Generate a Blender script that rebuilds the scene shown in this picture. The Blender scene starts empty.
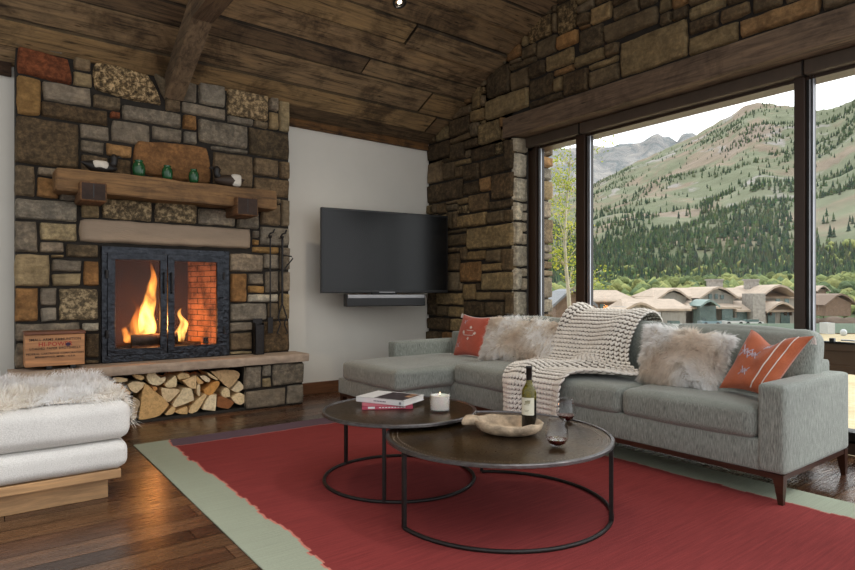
import bpy, bmesh, math, random
from mathutils import Vector, Matrix, noise
from math import sin, cos, pi, radians, sqrt, floor as ffloor
random.seed(7)
S = bpy.context.scene
C = S.collection

# ------------------------------------------------------------------ camera
FOC, PCX, PCY, CAMH = 593.0, 427.5, 293.0, 1.1
YAW = radians(37.34)
FW = Vector((sin(YAW), cos(YAW), 0)); RT = Vector((cos(YAW), -sin(YAW), 0))
cam = bpy.data.cameras.new('camera'); co = bpy.data.objects.new('camera', cam); C.objects.link(co)
co.location = (0, 0, CAMH); co.rotation_euler = (radians(90), 0, -YAW)
cam.sensor_width = 36; cam.lens = FOC * 36 / 855; cam.shift_y = (PCY - 285) / 855
cam.clip_end = 20000; cam.clip_start = 0.05
S.camera = co

def ray(px, py):
    u = (px - PCX) / FOC
    return Vector((FW.x + u * RT.x, FW.y + u * RT.y, (PCY - py) / FOC))
O = Vector((0, 0, CAMH))
def onY(px, py, y): r = ray(px, py); return O + r * (y / r.y)
def onX(px, py, x): r = ray(px, py); return O + r * (x / r.x)
def onZ(px, py, z): r = ray(px, py); return O + r * ((z - CAMH) / r.z)
def far(px, py, D): return O + ray(px, py) * D

# ------------------------------------------------------------------ tagging
def tag(o, label=None, cat=None, group=None, kind=None):
    if label: o['label'] = label
    if cat: o['category'] = cat
    if group: o['group'] = group
    if kind: o['kind'] = kind
    return o
def thing(name, loc, label, cat, group=None):
    o = bpy.data.objects.new(name, None); C.objects.link(o); o.location = loc
    o.empty_display_size = .05
    return tag(o, label, cat, group)
def copy_tree(o, parent=None):
    c = o.copy(); C.objects.link(c)
    if parent: c.parent = parent
    for ch in list(o.children): copy_tree(ch, c)
    return c

# ------------------------------------------------------------------ mesh builder
class MB:
    def __init__(s): s.v = []; s.f = []; s.m = []; s.c = []
    def add(s, vs, fs, mat=0, col=(1, 1, 1, 0)):
        b = len(s.v); s.v += [tuple(v) for v in vs]
        percol = isinstance(col, list)
        for i, f in enumerate(fs):
            s.f.append([b + k for k in f]); s.m.append(mat)
            s.c.append(col[i] if percol else col)
    def merge(s, bm, mat=0, col=(1, 1, 1, 0)):
        bm.verts.index_update()
        s.add([v.co for v in bm.verts], [[v.index for v in f.verts] for f in bm.faces], mat, col); bm.free()
    def box(s, x0, x1, y0, y1, z0, z1, mat=0, col=(1, 1, 1, 0), r=0.0, seg=2, M=None):
        bm = bmesh.new(); bmesh.ops.create_cube(bm, size=1)
        for v in bm.verts:
            v.co = Vector((x0 + (v.co.x + .5) * (x1 - x0), y0 + (v.co.y + .5) * (y1 - y0), z0 + (v.co.z + .5) * (z1 - z0)))
        if r > 0: bmesh.ops.bevel(bm, geom=bm.edges[:], offset=r, segments=seg, profile=.5, affect='EDGES')
        if M is not None: bmesh.ops.transform(bm, matrix=M, verts=bm.verts)
        s.merge(bm, mat, col)
    def prism(s, pts, ext, mat=0, col=(1, 1, 1, 0), capmat=None):
        n = len(pts); e = Vector(ext); a = [Vector(p) for p in pts]; b = [p + e for p in a]
        nrm = (a[1] - a[0]).cross(a[2] - a[0])
        fs = [[(i + 1) % n, i, n + i, n + (i + 1) % n] for i in range(n)]
        s.add(a + b, fs, mat, col)
        cm = mat if capmat is None else capmat
        s.add(a + b, [list(range(n)), [n + i for i in reversed(range(n))]], cm, col)
    def tube(s, pts, rad, n=8, mat=0, col=(1, 1, 1, 0), closed=False, cap=True):
        pts = [Vector(p) for p in pts]; N = len(pts); vs = []
        up = None
        for i, p in enumerate(pts):
            if closed: t = pts[(i + 1) % N] - pts[i - 1]
            else: t = pts[min(i + 1, N - 1)] - pts[max(i - 1, 0)]
            t.normalize()
            if up is None:
                up = Vector((0, 0, 1)) if abs(t.z) < .9 else Vector((1, 0, 0))
            a = (up - t * up.dot(t)).normalized(); up = a
            b = t.cross(a); r = rad[i] if isinstance(rad, (list, tuple)) else rad
            for k in range(n):
                q = 2 * pi * k / n; vs.append(p + a * (cos(q) * r) + b * (sin(q) * r))
        fs = []
        for i in range(N if closed else N - 1):
            j = (i + 1) % N
            for k in range(n): fs.append([i * n + k, i * n + (k + 1) % n, j * n + (k + 1) % n, j * n + k])
        if cap and not closed: fs += [list(reversed(range(n))), [(N - 1) * n + k for k in range(n)]]
        s.add(vs, fs, mat, col)
    def lathe(s, prof, cx, cy, z0=0, n=32, mat=0, col=(1, 1, 1, 0), sx=1, sy=1, wob=0):
        vs = []
        for (r, z) in prof:
            for k in range(n):
                q = 2 * pi * k / n
                rr = r * (1 + wob * noise.noise(Vector((cos(q) * 1.3, sin(q) * 1.3, z * 5 + wob * 9))))
                vs.append((cx + rr * cos(q) * sx, cy + rr * sin(q) * sy, z0 + z))
        fs = []
        for i in range(len(prof) - 1):
            for k in range(n): fs.append([i * n + k, i * n + (k + 1) % n, (i + 1) * n + (k + 1) % n, (i + 1) * n + k])
        s.add(vs, fs, mat, col)
    def soft(s, x0, x1, y0, y1, z0, z1, r, puff=(0, 0, 0), n=14, mat=0, M=None, wr=0, col=(1, 1, 1, 0), seed=0):
        """rounded box with domed faces and slight wrinkling"""
        c = Vector(((x0 + x1) / 2, (y0 + y1) / 2, (z0 + z1) / 2)); h = Vector((x1 - x0, y1 - y0, z1 - z0)) / 2
        bm = bmesh.new(); bmesh.ops.create_cube(bm, size=2)
        bmesh.ops.subdivide_edges(bm, edges=bm.edges[:], cuts=n, use_grid_fill=True)
        for v in bm.verts:
            a = Vector([sin(max(-1, min(1, q)) * pi / 2) * .35 + .65 * q for q in v.co])
            p = Vector((a.x * h.x, a.y * h.y, a.z * h.z))
            inn = Vector([max(-(h[i] - r), min(h[i] - r, p[i])) for i in range(3)])
            d = p - inn
            if d.length > 1e-9: p = inn + d.normalized() * min(r, max(abs(d.x), abs(d.y), abs(d.z)) if r <= 0 else r)
            for i in range(3):
                j, k = (i + 1) % 3, (i + 2) % 3
                w = (1 - a[j] ** 2) * (1 - a[k] ** 2)
                if abs(a[i]) > .5: p[i] += puff[i] * w * (1 if a[i] > 0 else -1) * abs(a[i])
            if wr:
                q = p * 5 + Vector((seed * 3.1, seed, 0)); p += Vector((noise.noise(q), noise.noise(q + Vector((9, 0, 0))), noise.noise(q + Vector((0, 9, 0))))) * wr
            v.co = c + p
        if M is not None: bmesh.ops.transform(bm, matrix=M, verts=bm.verts)
        s.merge(bm, mat, col)
    def build(s, name, mats, parent=None, smooth=False, angle=None):
        me = bpy.data.meshes.new(name)
        off = Vector((0, 0, 0))
        if parent is not None:
            p = parent
            while p is not None: off += Vector(p.location); p = p.parent
        me.from_pydata([(v[0] - off.x, v[1] - off.y, v[2] - off.z) for v in s.v], [], s.f)
        if not isinstance(mats, (list, tuple)): mats = [mats]
        for m in mats: me.materials.append(m)
        me.polygons.foreach_set('material_index', s.m)
        if any(tuple(c) != (1, 1, 1, 0) for c in s.c):
            ca = me.color_attributes.new('Col', 'FLOAT_COLOR', 'CORNER'); data = []
            for f, c in zip(s.f, s.c): data += list(c) * len(f)
            ca.data.foreach_set('color', data)
        me.validate()
        if smooth: me.polygons.foreach_set('use_smooth', [True] * len(me.polygons))
        if smooth and angle: me.set_sharp_from_angle(angle=radians(angle))
        me.update()
        o = bpy.data.objects.new(name, me); C.objects.link(o)
        if parent is not None: o.parent = parent
        return o

def struct(name, mb, mats, smooth=False, angle=None, parent=None):
    o = mb.build(name, mats, parent, smooth, angle); o['kind'] = 'structure'; return o

# ------------------------------------------------------------------ materials
def lin(h):
    if isinstance(h, str):
        h = h.lstrip('#'); c = [int(h[i:i + 2], 16) / 255 for i in (0, 2, 4)]
    else: c = list(h[:3])
    return tuple((x / 12.92 if x <= .04045 else ((x + .055) / 1.055) ** 2.4) for x in c)
class NT:
    def __init__(s, name):
        s.m = bpy.data.materials.new(name); s.m.use_nodes = True; s.t = s.m.node_tree; s.t.nodes.clear()
        s.out = s.n('ShaderNodeOutputMaterial')
    def n(s, t, **k):
        x = s.t.nodes.new(t)
        for a, b in k.items(): setattr(x, a, b)
        return x
    def l(s, a, b): s.t.links.new(a, b)
    def val(s, sock, v):
        if hasattr(v, 'links'): s.l(v, sock)
        else: sock.default_value = v
    def coord(s, kind='Object', scale=(1, 1, 1), rot=(0, 0, 0)):
        c = s.n('ShaderNodeTexCoord'); m = s.n('ShaderNodeMapping'); m.inputs['Scale'].default_value = scale; m.inputs['Rotation'].default_value = rot
        s.l(c.outputs[kind], m.inputs['Vector']); return m.outputs[0]
    def noise(s, vec, scale, detail=4, rough=.6, dist=0):
        x = s.n('ShaderNodeTexNoise'); s.l(vec, x.inputs['Vector']); x.inputs['Scale'].default_value = scale
        x.inputs['Detail'].default_value = detail; x.inputs['Roughness'].default_value = rough; x.inputs['Distortion'].default_value = dist
        return x.outputs['Fac']
    def ramp(s, fac, stops):
        x = s.n('ShaderNodeValToRGB'); e = x.color_ramp.elements
        while len(e) < len(stops): e.new(.5)
        for k, (p, c) in enumerate(stops): e[k].position = p; e[k].color = (*c[:3], 1)
        s.l(fac, x.inputs[0]); return x.outputs[0]
    def mix(s, f, a, b, mode='MIX'):
        x = s.n('ShaderNodeMix', data_type='RGBA', blend_type=mode); s.val(x.inputs[0], f)
        for sock, v in ((x.inputs[6], a), (x.inputs[7], b)):
            if isinstance(v, tuple): v = (*v[:3], 1)
            s.val(sock, v)
        return x.outputs[2]
    def math(s, op, a, b=0.0, c=None):
        x = s.n('ShaderNodeMath', operation=op); s.val(x.inputs[0], a); s.val(x.inputs[1], b)
        if c is not None: s.val(x.inputs[2], c)
        return x.outputs[0]
    def bump(s, h, strength, dist=.01, normal=None):
        x = s.n('ShaderNodeBump'); x.inputs['Strength'].default_value = strength; x.inputs['Distance'].default_value = dist
        s.l(h, x.inputs['Height'])
        if normal is not None: s.l(normal, x.inputs['Normal'])
        return x.outputs[0]
    def bsdf(s, col, rough=.6, metal=0, normal=None, spec=.5, **kw):
        b = s.n('ShaderNodeBsdfPrincipled')
        if isinstance(col, tuple): col = (*col[:3], 1)
        s.val(b.inputs['Base Color'], col); s.val(b.inputs['Roughness'], rough); s.val(b.inputs['Metallic'], metal)
        b.inputs['Specular IOR Level'].default_value = spec
        if normal is not None: s.l(normal, b.inputs['Normal'])
        for k, v in kw.items(): s.val(b.inputs[k.replace('_', ' ')], v)
        s.l(b.outputs[0], s.out.inputs[0]); return b

def simple(name, col, rough=.6, metal=0, var=.12, scale=8, bump=.0, bscale=60, spec=.5, stretch=(1, 1, 1), **kw):
    t = NT(name); c = lin(col); v = t.coord(scale=stretch)
    n = t.noise(v, scale, 5, .6)
    cc = t.ramp(n, [(.3, tuple(x * (1 - var) for x in c)), (.7, tuple(min(1, x * (1 + var)) for x in c))])
    nr = t.bump(t.noise(v, bscale, 3), bump) if bump else None
    t.bsdf(cc, rough, metal, nr, spec, **kw); return t.m
def emis(name, col, strength):
    t = NT(name); e = t.n('ShaderNodeEmission'); e.inputs[0].default_value = (*lin(col), 1); e.inputs[1].default_value = strength
    t.l(e.outputs[0], t.out.inputs[0]); return t.m

def stone_mat(name, gain=1.0):
    t = NT(name); v = t.coord(); at = t.n('ShaderNodeAttribute', attribute_name='Col')
    n1 = t.noise(v, 5, 6, .65); n2 = t.noise(v, 24, 6, .72, .1); n3 = t.noise(v, 90, 4, .7); n4 = t.noise(t.coord(scale=(1, 1, 3.5)), 9, 5, .65)
    g = t.ramp(n1, [(.3, (.62, .61, .60)), (.5, (.95, .95, .95)), (.72, (1.3, 1.27, 1.2))])
    c = t.mix(1.0, at.outputs['Color'], g, 'MULTIPLY')
    g2 = t.ramp(n2, [(.3, (.55, .54, .52)), (.5, (1, 1, 1)), (.66, (1.35, 1.33, 1.28))])
    c = t.mix(.55, c, g2, 'MULTIPLY')
    c = t.mix(.5, c, t.ramp(n4, [(.35, (.7, .68, .64)), (.6, (1.2, 1.2, 1.2))]), 'MULTIPLY')
    # mottled crust on some stones (alpha of the attribute says how much)
    mot = t.ramp(n2, [(.40, (.10, .09, .08)), (.5, (.30, .26, .20)), (.58, (.80, .74, .64))])
    c2 = t.mix(1.0, c, t.mix(1.0, mot, (2.0, 2.0, 2.0), 'MULTIPLY'), 'MULTIPLY')
    c = t.mix(at.outputs['Alpha'], c, c2)
    if gain != 1: c = t.mix(1.0, c, (gain, gain, gain), 'MULTIPLY')
    h = t.math('ADD', n2, t.math('MULTIPLY', n3, .5))
    t.bsdf(c, .85, 0, t.bump(h, 1.0, .016), .25); return t.m

def wood_mat(name, axis, rough=.6, use_col=True, base='#6b4a2c', dark=.35, stain=.5, bump=.3, gscale=1.0, spec=.4, gl=None):
    st = [14, 14, 14]; st[axis] = 1.1
    t = NT(name); v = t.coord(scale=tuple(st)); v0 = t.coord()
    g = t.noise(v, 2.2 * gscale, 7, .65, .8); fine = t.noise(v, 9 * gscale, 4, .6); big = t.noise(v0, 2.1, 5, .7, .5)
    if use_col: base_c = t.n('ShaderNodeAttribute', attribute_name='Col').outputs['Color']
    else: base_c = t.mix(0.0, lin(base), (0, 0, 0))
    gr = t.ramp(g, [(.34, (dark, dark * .95, dark * .9)), (.48, (.9, .9, .9)), (.68, (1.35, 1.32, 1.25))])
    c = t.mix(1.0, base_c, gr, 'MULTIPLY')
    sr = t.ramp(big, [(.36, (.3, .28, .26)), (.52, (1, 1, 1)), (.7, (1.15, 1.12, 1.05))])
    c = t.mix(stain, c, sr, 'MULTIPLY')
    kn = t.n('ShaderNodeTexVoronoi'); t.l(t.coord(scale=tuple(2.0 if i == axis else 7.0 for i in range(3))), kn.inputs['Vector']); kn.inputs['Scale'].default_value = 1.6
    kr = t.ramp(kn.outputs['Distance'], [(.04, (.25, .2, .17)), (.11, (1, 1, 1))])
    c = t.mix(stain, c, kr, 'MULTIPLY')
    r = rough if gl is None else t.ramp(fine, [(.3, (gl, gl, gl)), (.7, (rough, rough, rough))])
    t.bsdf(c, r, 0, t.bump(t.math('ADD', g, fine), bump, .006), spec); return t.m

def fabric(name, c1, c2, scale=260, stretch=(1, 1, 1), bump=.35, rough=.95, big=.15):
    t = NT(name); v = t.coord(scale=stretch); v0 = t.coord()
    n = t.noise(v, scale, 3, .7); b = t.noise(v0, 6, 4)
    c = t.ramp(n, [(.33, lin(c1)), (.66, lin(c2))])
    c = t.mix(1.0, c, t.ramp(b, [(.3, (1 - big,) * 3), (.7, (1 + big,) * 3)]), 'MULTIPLY')
    t.bsdf(c, rough, 0, t.bump(n, bump, .003), .2, Sheen_Weight=.25); return t.m

def fur_mat(name):
    t = NT(name); at = t.n('ShaderNodeAttribute', attribute_name='Col')
    d = t.n('ShaderNodeBsdfDiffuse'); tr = t.n('ShaderNodeBsdfTranslucent'); mx = t.n('ShaderNodeMixShader'); mx.inputs[0].default_value = .5
    t.l(at.outputs['Color'], d.inputs[0]); t.l(at.outputs['Color'], tr.inputs[0]); t.l(d.outputs[0], mx.inputs[1]); t.l(tr.outputs[0], mx.inputs[2])
    t.l(mx.outputs[0], t.out.inputs[0]); return t.m
def vcol_mat(name, rough=.8, spec=.3, var=.2, scale=3.0, bump=0):
    t = NT(name); at = t.n('ShaderNodeAttribute', attribute_name='Col'); n = t.noise(t.coord(), scale, 5, .65)
    c = t.mix(1.0, at.outputs['Color'], t.ramp(n, [(.3, (1 - var,) * 3), (.7, (1 + var,) * 3)]), 'MULTIPLY')
    t.bsdf(c, rough, 0, t.bump(n, bump, .05) if bump else None, spec); return t.m
def glass_mat(name, tint=(1, 1, 1), ior=1.45, gain=1.0, rough=0.0):
    t = NT(name); tr = t.n('ShaderNodeBsdfTransparent'); tr.inputs[0].default_value = (*tint, 1)
    gl = t.n('ShaderNodeBsdfGlossy'); gl.inputs['Roughness'].default_value = rough
    lw = t.n('ShaderNodeLayerWeight'); lw.inputs[0].default_value = .5
    fr = t.math('ADD', .035, t.math('MULTIPLY', t.math('POWER', lw.outputs['Facing'], 4.0), .7))
    mx = t.n('ShaderNodeMixShader'); t.l(t.math('MULTIPLY', fr, gain), mx.inputs[0]); t.l(tr.outputs[0], mx.inputs[1]); t.l(gl.outputs[0], mx.inputs[2])
    t.l(mx.outputs[0], t.out.inputs[0]); return t.m

M = {}
M['stone'] = stone_mat('stone')
M['mortar'] = simple('mortar', '#2b2620', .95, bump=.4, var=.3)
M['ceil_wood'] = wood_mat('ceiling_wood', 0, .8, dark=.22, stain=.95, bump=1.0)
M['floor_wood'] = wood_mat('floor_wood', 0, .32, dark=.6, stain=.4, bump=.03, gl=.22, spec=.55)
M['beam_y'] = wood_mat('beam_wood_y', 1, .8, dark=.5, stain=.6, bump=.5)
M['beam_x'] = wood_mat('beam_wood_x', 0, .7, dark=.5, stain=.55, bump=.4)
M['end_grain'] = simple('end_grain', '#33231a', .8, var=.4, scale=14, bump=.5, bscale=40)
M['oak'] = wood_mat('oak', 0, .5, False, '#b08a62', dark=.7, stain=.15, bump=.1)
M['walnut'] = wood_mat('walnut', 1, .35, False, '#3e2318', dark=.6, stain=.2, bump=.08)
M['baseboard'] = wood_mat('baseboard_wood', 0, .5, False, '#6b4529', dark=.6, stain=.4, bump=.1)
M['plaster'] = simple('plaster', '#ddd8cc', .9, var=.02, scale=3, bump=.05, bscale=150)
M['bronze'] = simple('bronze_frame', '#35251a', .4, .1, var=.1)
M['bronze_dark'] = simple('dark_frame', '#17130f', .4, .2)
M['alu'] = simple('alu_strip', '#b9bcc2', .35, .7)
M['shade_metal'] = simple('shade_housing', '#54483c', .5, .2)
M['hearth'] = simple('hearth_limestone', '#a89480', .8, var=.16, scale=14, bump=.5, bscale=30)
M['lintel'] = simple('sandstone_lintel', '#9a8670', .8, var=.07, scale=9, bump=.3, bscale=50, stretch=(.5, 1, 2))
M['steel'] = simple('hammered_steel', '#323438', .28, .9, var=.4, scale=24, bump=1.0, bscale=26)
M['iron'] = simple('wrought_iron', '#302d2c', .42, .7, var=.2, scale=40, bump=.3)
M['glass'] = glass_mat('window_glass', (.975, .985, .98), 1.4, .3)
M['fireglass'] = glass_mat('fire_glass', (.95, .93, .9), 1.3, .25)
M['clear'] = glass_mat('drinking_glass', (.985, .985, .985), 1.5, 1.1)
M['sofa'] = fabric('sofa_fabric', '#575c57', '#a3a89f', 420, (1, 1, .06), .3, big=.06)
M['ott'] = fabric('ottoman_fabric', '#c6c3bd', '#e2dfda', 200, (1, 1, 1), .5, big=.03)
M['fur'] = fur_mat('fur')
M['fur_skin'] = simple('fur_skin', '#d8cfc2', .95)
M['yarn'] = fabric('yarn', '#d0c9bf', '#f4efe6', 300, (1, 1, 1), .4, big=.06)
M['yarn_dark'] = simple('yarn_under', '#6a6054', .95)
M['black'] = simple('black_plastic', '#0c0c0d', .35)
M['screen'] = simple('tv_screen', '#0e0f10', .18, var=.02, spec=.35)
M['silver'] = simple('silver_plastic', '#a4a4a6', .4, .4)
M['white'] = simple('white', '#dedcd8', .5, var=.03)

# ------------------------------------------------------------------ world
w = bpy.data.worlds.new('world'); S.world = w; w.use_nodes = True; nt = w.node_tree; nt.nodes.clear()
wo = nt.nodes.new('ShaderNodeOutputWorld'); bg = nt.nodes.new('ShaderNodeBackground'); tc = nt.nodes.new('ShaderNodeTexCoord')
nz = nt.nodes.new('ShaderNodeTexNoise'); nz.inputs['Scale'].default_value = 2.2; nz.inputs['Detail'].default_value = 5
rp = nt.nodes.new('ShaderNodeValToRGB'); e = rp.color_ramp.elements
e[0].position = .3; e[0].color = (.80, .84, .90, 1); e[1].position = .62; e[1].color = (1, 1, 1, 1)
mp = nt.nodes.new('ShaderNodeMapping'); mp.inputs['Scale'].default_value = (1, 1, 3)
nt.links.new(tc.outputs['Generated'], mp.inputs[0]); nt.links.new(mp.outputs[0], nz.inputs['Vector']); nt.links.new(nz.outputs['Fac'], rp.inputs[0])
# the overcast sky is brighter on the valley side, where the sun stands behind the cloud
dt = nt.nodes.new('ShaderNodeVectorMath'); dt.operation = 'DOT_PRODUCT'; dt.inputs[1].default_value = (.84, .25, .48); nt.links.new(tc.outputs['Generated'], dt.inputs[0])
mr = nt.nodes.new('ShaderNodeMapRange'); mr.inputs['From Min'].default_value = -1; mr.inputs['From Max'].default_value = 1; mr.inputs['To Min'].default_value = .35; mr.inputs['To Max'].default_value = 1.9
nt.links.new(dt.outputs['Value'], mr.inputs['Value']); nt.links.new(mr.outputs[0], bg.inputs[1])
nt.links.new(rp.outputs[0], bg.inputs[0]); nt.links.new(bg.outputs[0], wo.inputs[0])
vs = S.view_settings; vs.view_transform = 'Standard'; vs.look = 'None'; vs.gamma = 1; vs.exposure = 0.6; vs.use_curve_mapping = False

# ------------------------------------------------------------------ room dimensions
YW, XW, ZC, SL = 5.91, 4.517, 2.944, .4766      # back wall, window wall, wall/ceiling corner, ceiling slope
YC = 5.69                                       # chimney face
def ceil_z(y): return ZC + SL * (YW - y)

# stones -------------------------------------------------------------------
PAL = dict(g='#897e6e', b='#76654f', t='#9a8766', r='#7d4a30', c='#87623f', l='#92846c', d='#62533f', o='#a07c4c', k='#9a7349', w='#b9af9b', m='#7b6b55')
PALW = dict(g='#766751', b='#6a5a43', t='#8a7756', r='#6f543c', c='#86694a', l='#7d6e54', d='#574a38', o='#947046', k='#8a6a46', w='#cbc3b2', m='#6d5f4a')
def stone(mb, quad, nrm, depth, col, lich=0.0, round_=.3, seed=0):
    """quad = 4 world points (BL, BR, TR, TL); nrm = outward normal"""
    BL, BR, TR, TL = [Vector(q) for q in quad]; nrm = Vector(nrm)
    w = (BR - BL).length; h = (TL - BL).length
    nx = max(4, min(26, int(w / .028) + 3)); ny = max(4, min(18, int(h / .028) + 3))
    sp = lambda k, n: (lambda q: .5 * sin(q * pi / 2) + .5 * q)(2 * k / n - 1) if 0 < k < n else (-1 if k == 0 else 1)
    off = Vector((seed * 7.13 % 91, seed * 3.7 % 57, seed * 1.9 % 33))
    tx = (noise.noise(off) * .5) * .012; ty = (noise.noise(off + Vector((5, 5, 5))) * .5) * .012
    vs = []
    for j in range(ny + 1):
        b = sp(j, ny)
        for i in range(nx + 1):
            a = sp(i, nx)
            aa = a * sqrt(1 - round_ * b * b / 2); bb = b * sqrt(1 - round_ * a * a / 2)
            u, v = (aa + 1) / 2, (bb + 1) / 2
            p = (BL * (1 - u) + BR * u) * (1 - v) + (TL * (1 - u) + TR * u) * v
            e = min((1 - abs(a)) * w / 2, (1 - abs(b)) * h / 2)
            q = p * 6 + off
            ed = Vector((noise.noise(q * 1.5), noise.noise(q * 1.5 + Vector((7, 0, 0))), noise.noise(q * 1.5 + Vector((0, 7, 0))))) * .009 * (1 - min(1, e / .06))
            ed -= nrm * ed.dot(nrm)
            k = min(1, e / .013); prof = sqrt(max(0, 1 - (1 - k) ** 2))
            d = -.035 if (i in (0, nx) or j in (0, ny)) else depth * prof + (noise.noise(q * .9) * .012 + noise.noise(q * 2.7) * .006 + noise.noise(q * 6) * .003) * prof + (tx * a + ty * b)
            vs.append(p + ed + nrm * d)
    fs = [[j * (nx + 1) + i, j * (nx + 1) + i + 1, (j + 1) * (nx + 1) + i + 1, (j + 1) * (nx + 1) + i] for j in range(ny) for i in range(nx)]
    mb.add(vs, fs, 0, (*col, lich))
def scol(k, seed, gain=1.0):
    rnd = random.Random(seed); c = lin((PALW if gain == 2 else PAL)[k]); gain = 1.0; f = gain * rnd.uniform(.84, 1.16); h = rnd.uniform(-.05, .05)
    return (c[0] * f * (1 + h), c[1] * f, c[2] * f * (1 - h))
class Wall:
    """stones on an axis-aligned face; s = along, z = up"""
    def __init__(s, s0, s1, z0, z1, put, gap=.0035, res=.02, pal=1.0):
        s.s0, s.s1, s.z0, s.z1, s.res, s.put, s.gap, s.pal = s0, s1, z0, z1, res, put, gap, pal
        s.nx = int(round((s1 - s0) / res)); s.nz = int(round((z1 - z0) / res))
        s.mb = MB(); s.k = 0; s.R = []; s.block = []
    def rect(s, a0, a1, b0, b1, kind, lich=0.0, rnd=None, depth=.03, gain=1.0):
        s.R.append([a0, a1, b0, b1, kind, lich, rnd, depth])
    def settle(s, lim, grow=.035, step=.005):
        R = s.R; O_ = s.block
        for i, a in enumerate(R):                      # undo small overlaps
            for b in R[i + 1:]:
                ox = min(a[1], b[1]) - max(a[0], b[0]); oz = min(a[3], b[3]) - max(a[2], b[2])
                if ox > 0 and oz > 0:
                    if ox < oz:
                        m = (max(a[0], b[0]) + min(a[1], b[1])) / 2
                        if a[0] < b[0]: a[1] = m; b[0] = m
                        else: b[1] = m; a[0] = m
                    else:
                        m = (max(a[2], b[2]) + min(a[3], b[3])) / 2
                        if a[2] < b[2]: a[3] = m; b[2] = m
                        else: b[3] = m; a[2] = m
        s.R = R = [r for r in R if r[1] - r[0] > .025 and r[3] - r[2] > .02]
        def free(me, x0, x1, z0, z1):
            if x0 < s.s0 - 1e-6 or x1 > s.s1 + 1e-6 or z0 < s.z0 - 1e-6 or z1 > s.z1 + 1e-6: return False
            for q in ((x0 + .002, z0 + .002), (x1 - .002, z0 + .002), (x0 + .002, z1 - .002), (x1 - .002, z1 - .002)):
                if not lim(*q): return False
            for o in R:
                if o is not me and o[0] < x1 - 1e-4 and o[1] > x0 + 1e-4 and o[2] < z1 - 1e-4 and o[3] > z0 + 1e-4: return False
            for o in O_:
                if o[0] < x1 - 1e-4 and o[1] > x0 + 1e-4 and o[2] < z1 - 1e-4 and o[3] > z0 + 1e-4: return False
            return True
        for it in range(int(grow / step)):
            for a in R:
                if free(a, a[0] - step, a[0], a[2], a[3]): a[0] -= step
                if free(a, a[1], a[1] + step, a[2], a[3]): a[1] += step
                if free(a, a[0], a[1], a[2] - step, a[2]): a[2] -= step
                if free(a, a[0], a[1], a[3], a[3] + step): a[3] += step
    def finish(s, lim, kinds='gbmdtgbml', wmax=.42, hmax=.24, wmin=.09):
        s.settle(lim)
        occ = [[not lim(s.s0 + (i + .5) * s.res, s.z0 + (j + .5) * s.res) for i in range(s.nx)] for j in range(s.nz)]
        for o in s.R + [list(q) for q in s.block]:
            for j in range(max(0, int((o[2] - s.z0 + .004) / s.res)), min(s.nz, int(math.ceil((o[3] - s.z0 - .004) / s.res)))):
                for i in range(max(0, int((o[0] - s.s0 + .004) / s.res)), min(s.nx, int(math.ceil((o[1] - s.s0 - .004) / s.res)))): occ[j][i] = True
        r = random.Random(5)
        for j in range(s.nz):
            for i in range(s.nx):
                if occ[j][i]: continue
                mw = int(r.uniform(wmin, wmax) / s.res); mh = int(r.uniform(.08, hmax) / s.res); a = 1
                ok = lambda jj, ii: ii < s.nx and jj < s.nz and not occ[jj][ii]
                while a < mw + (3 if a >= mw - 3 and not ok(j, i + mw + 2) else 0) and ok(j, i + a): a += 1
                b = 1
                while b < mh and all(ok(j + b, i + q) for q in range(a)): b += 1
                for jj in range(j, j + b):
                    for ii in range(i, i + a): occ[jj][ii] = True
                if a * s.res < .045 or b * s.res < .035: continue
                s.R.append([s.s0 + i * s.res, s.s0 + (i + a) * s.res, s.z0 + j * s.res, s.z0 + (j + b) * s.res, r.choice(kinds), 0.0, None, .03])
        s.settle(lim, .05)
        for (a0, a1, b0, b1, kind, lich, rnd, depth) in s.R:
            s.k += 1; g = s.gap; r = random.Random(s.k * 17)
            q = [s.put(a0 + g, b0 + g), s.put(a1 - g, b0 + g), s.put(a1 - g, b1 - g), s.put(a0 + g, b1 - g)]
            n = (Vector(q[1]) - Vector(q[0])).cross(Vector(q[3]) - Vector(q[0])).normalized()
            if kind == 'l': lich = max(lich, .8)
            if kind == 'd': lich = max(lich, .35)
            if kind in 'rk': lich = max(lich, .12)
            lich = max(lich, r.uniform(0, .3))
            # nudge the corners so that joints are not ruler straight
            j_ = lambda: r.uniform(-.004, .004)
            e1 = (Vector(q[1]) - Vector(q[0])).normalized(); e2 = Vector((0, 0, 1)); q = [Vector(c_) + e1 * j_() + e2 * j_() for c_ in q]
            stone(s.mb, q, n, depth * r.uniform(.6, 1.4), scol(kind, s.k, s.pal), lich, r.uniform(.02, .12) if rnd is None else rnd, s.k)

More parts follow.
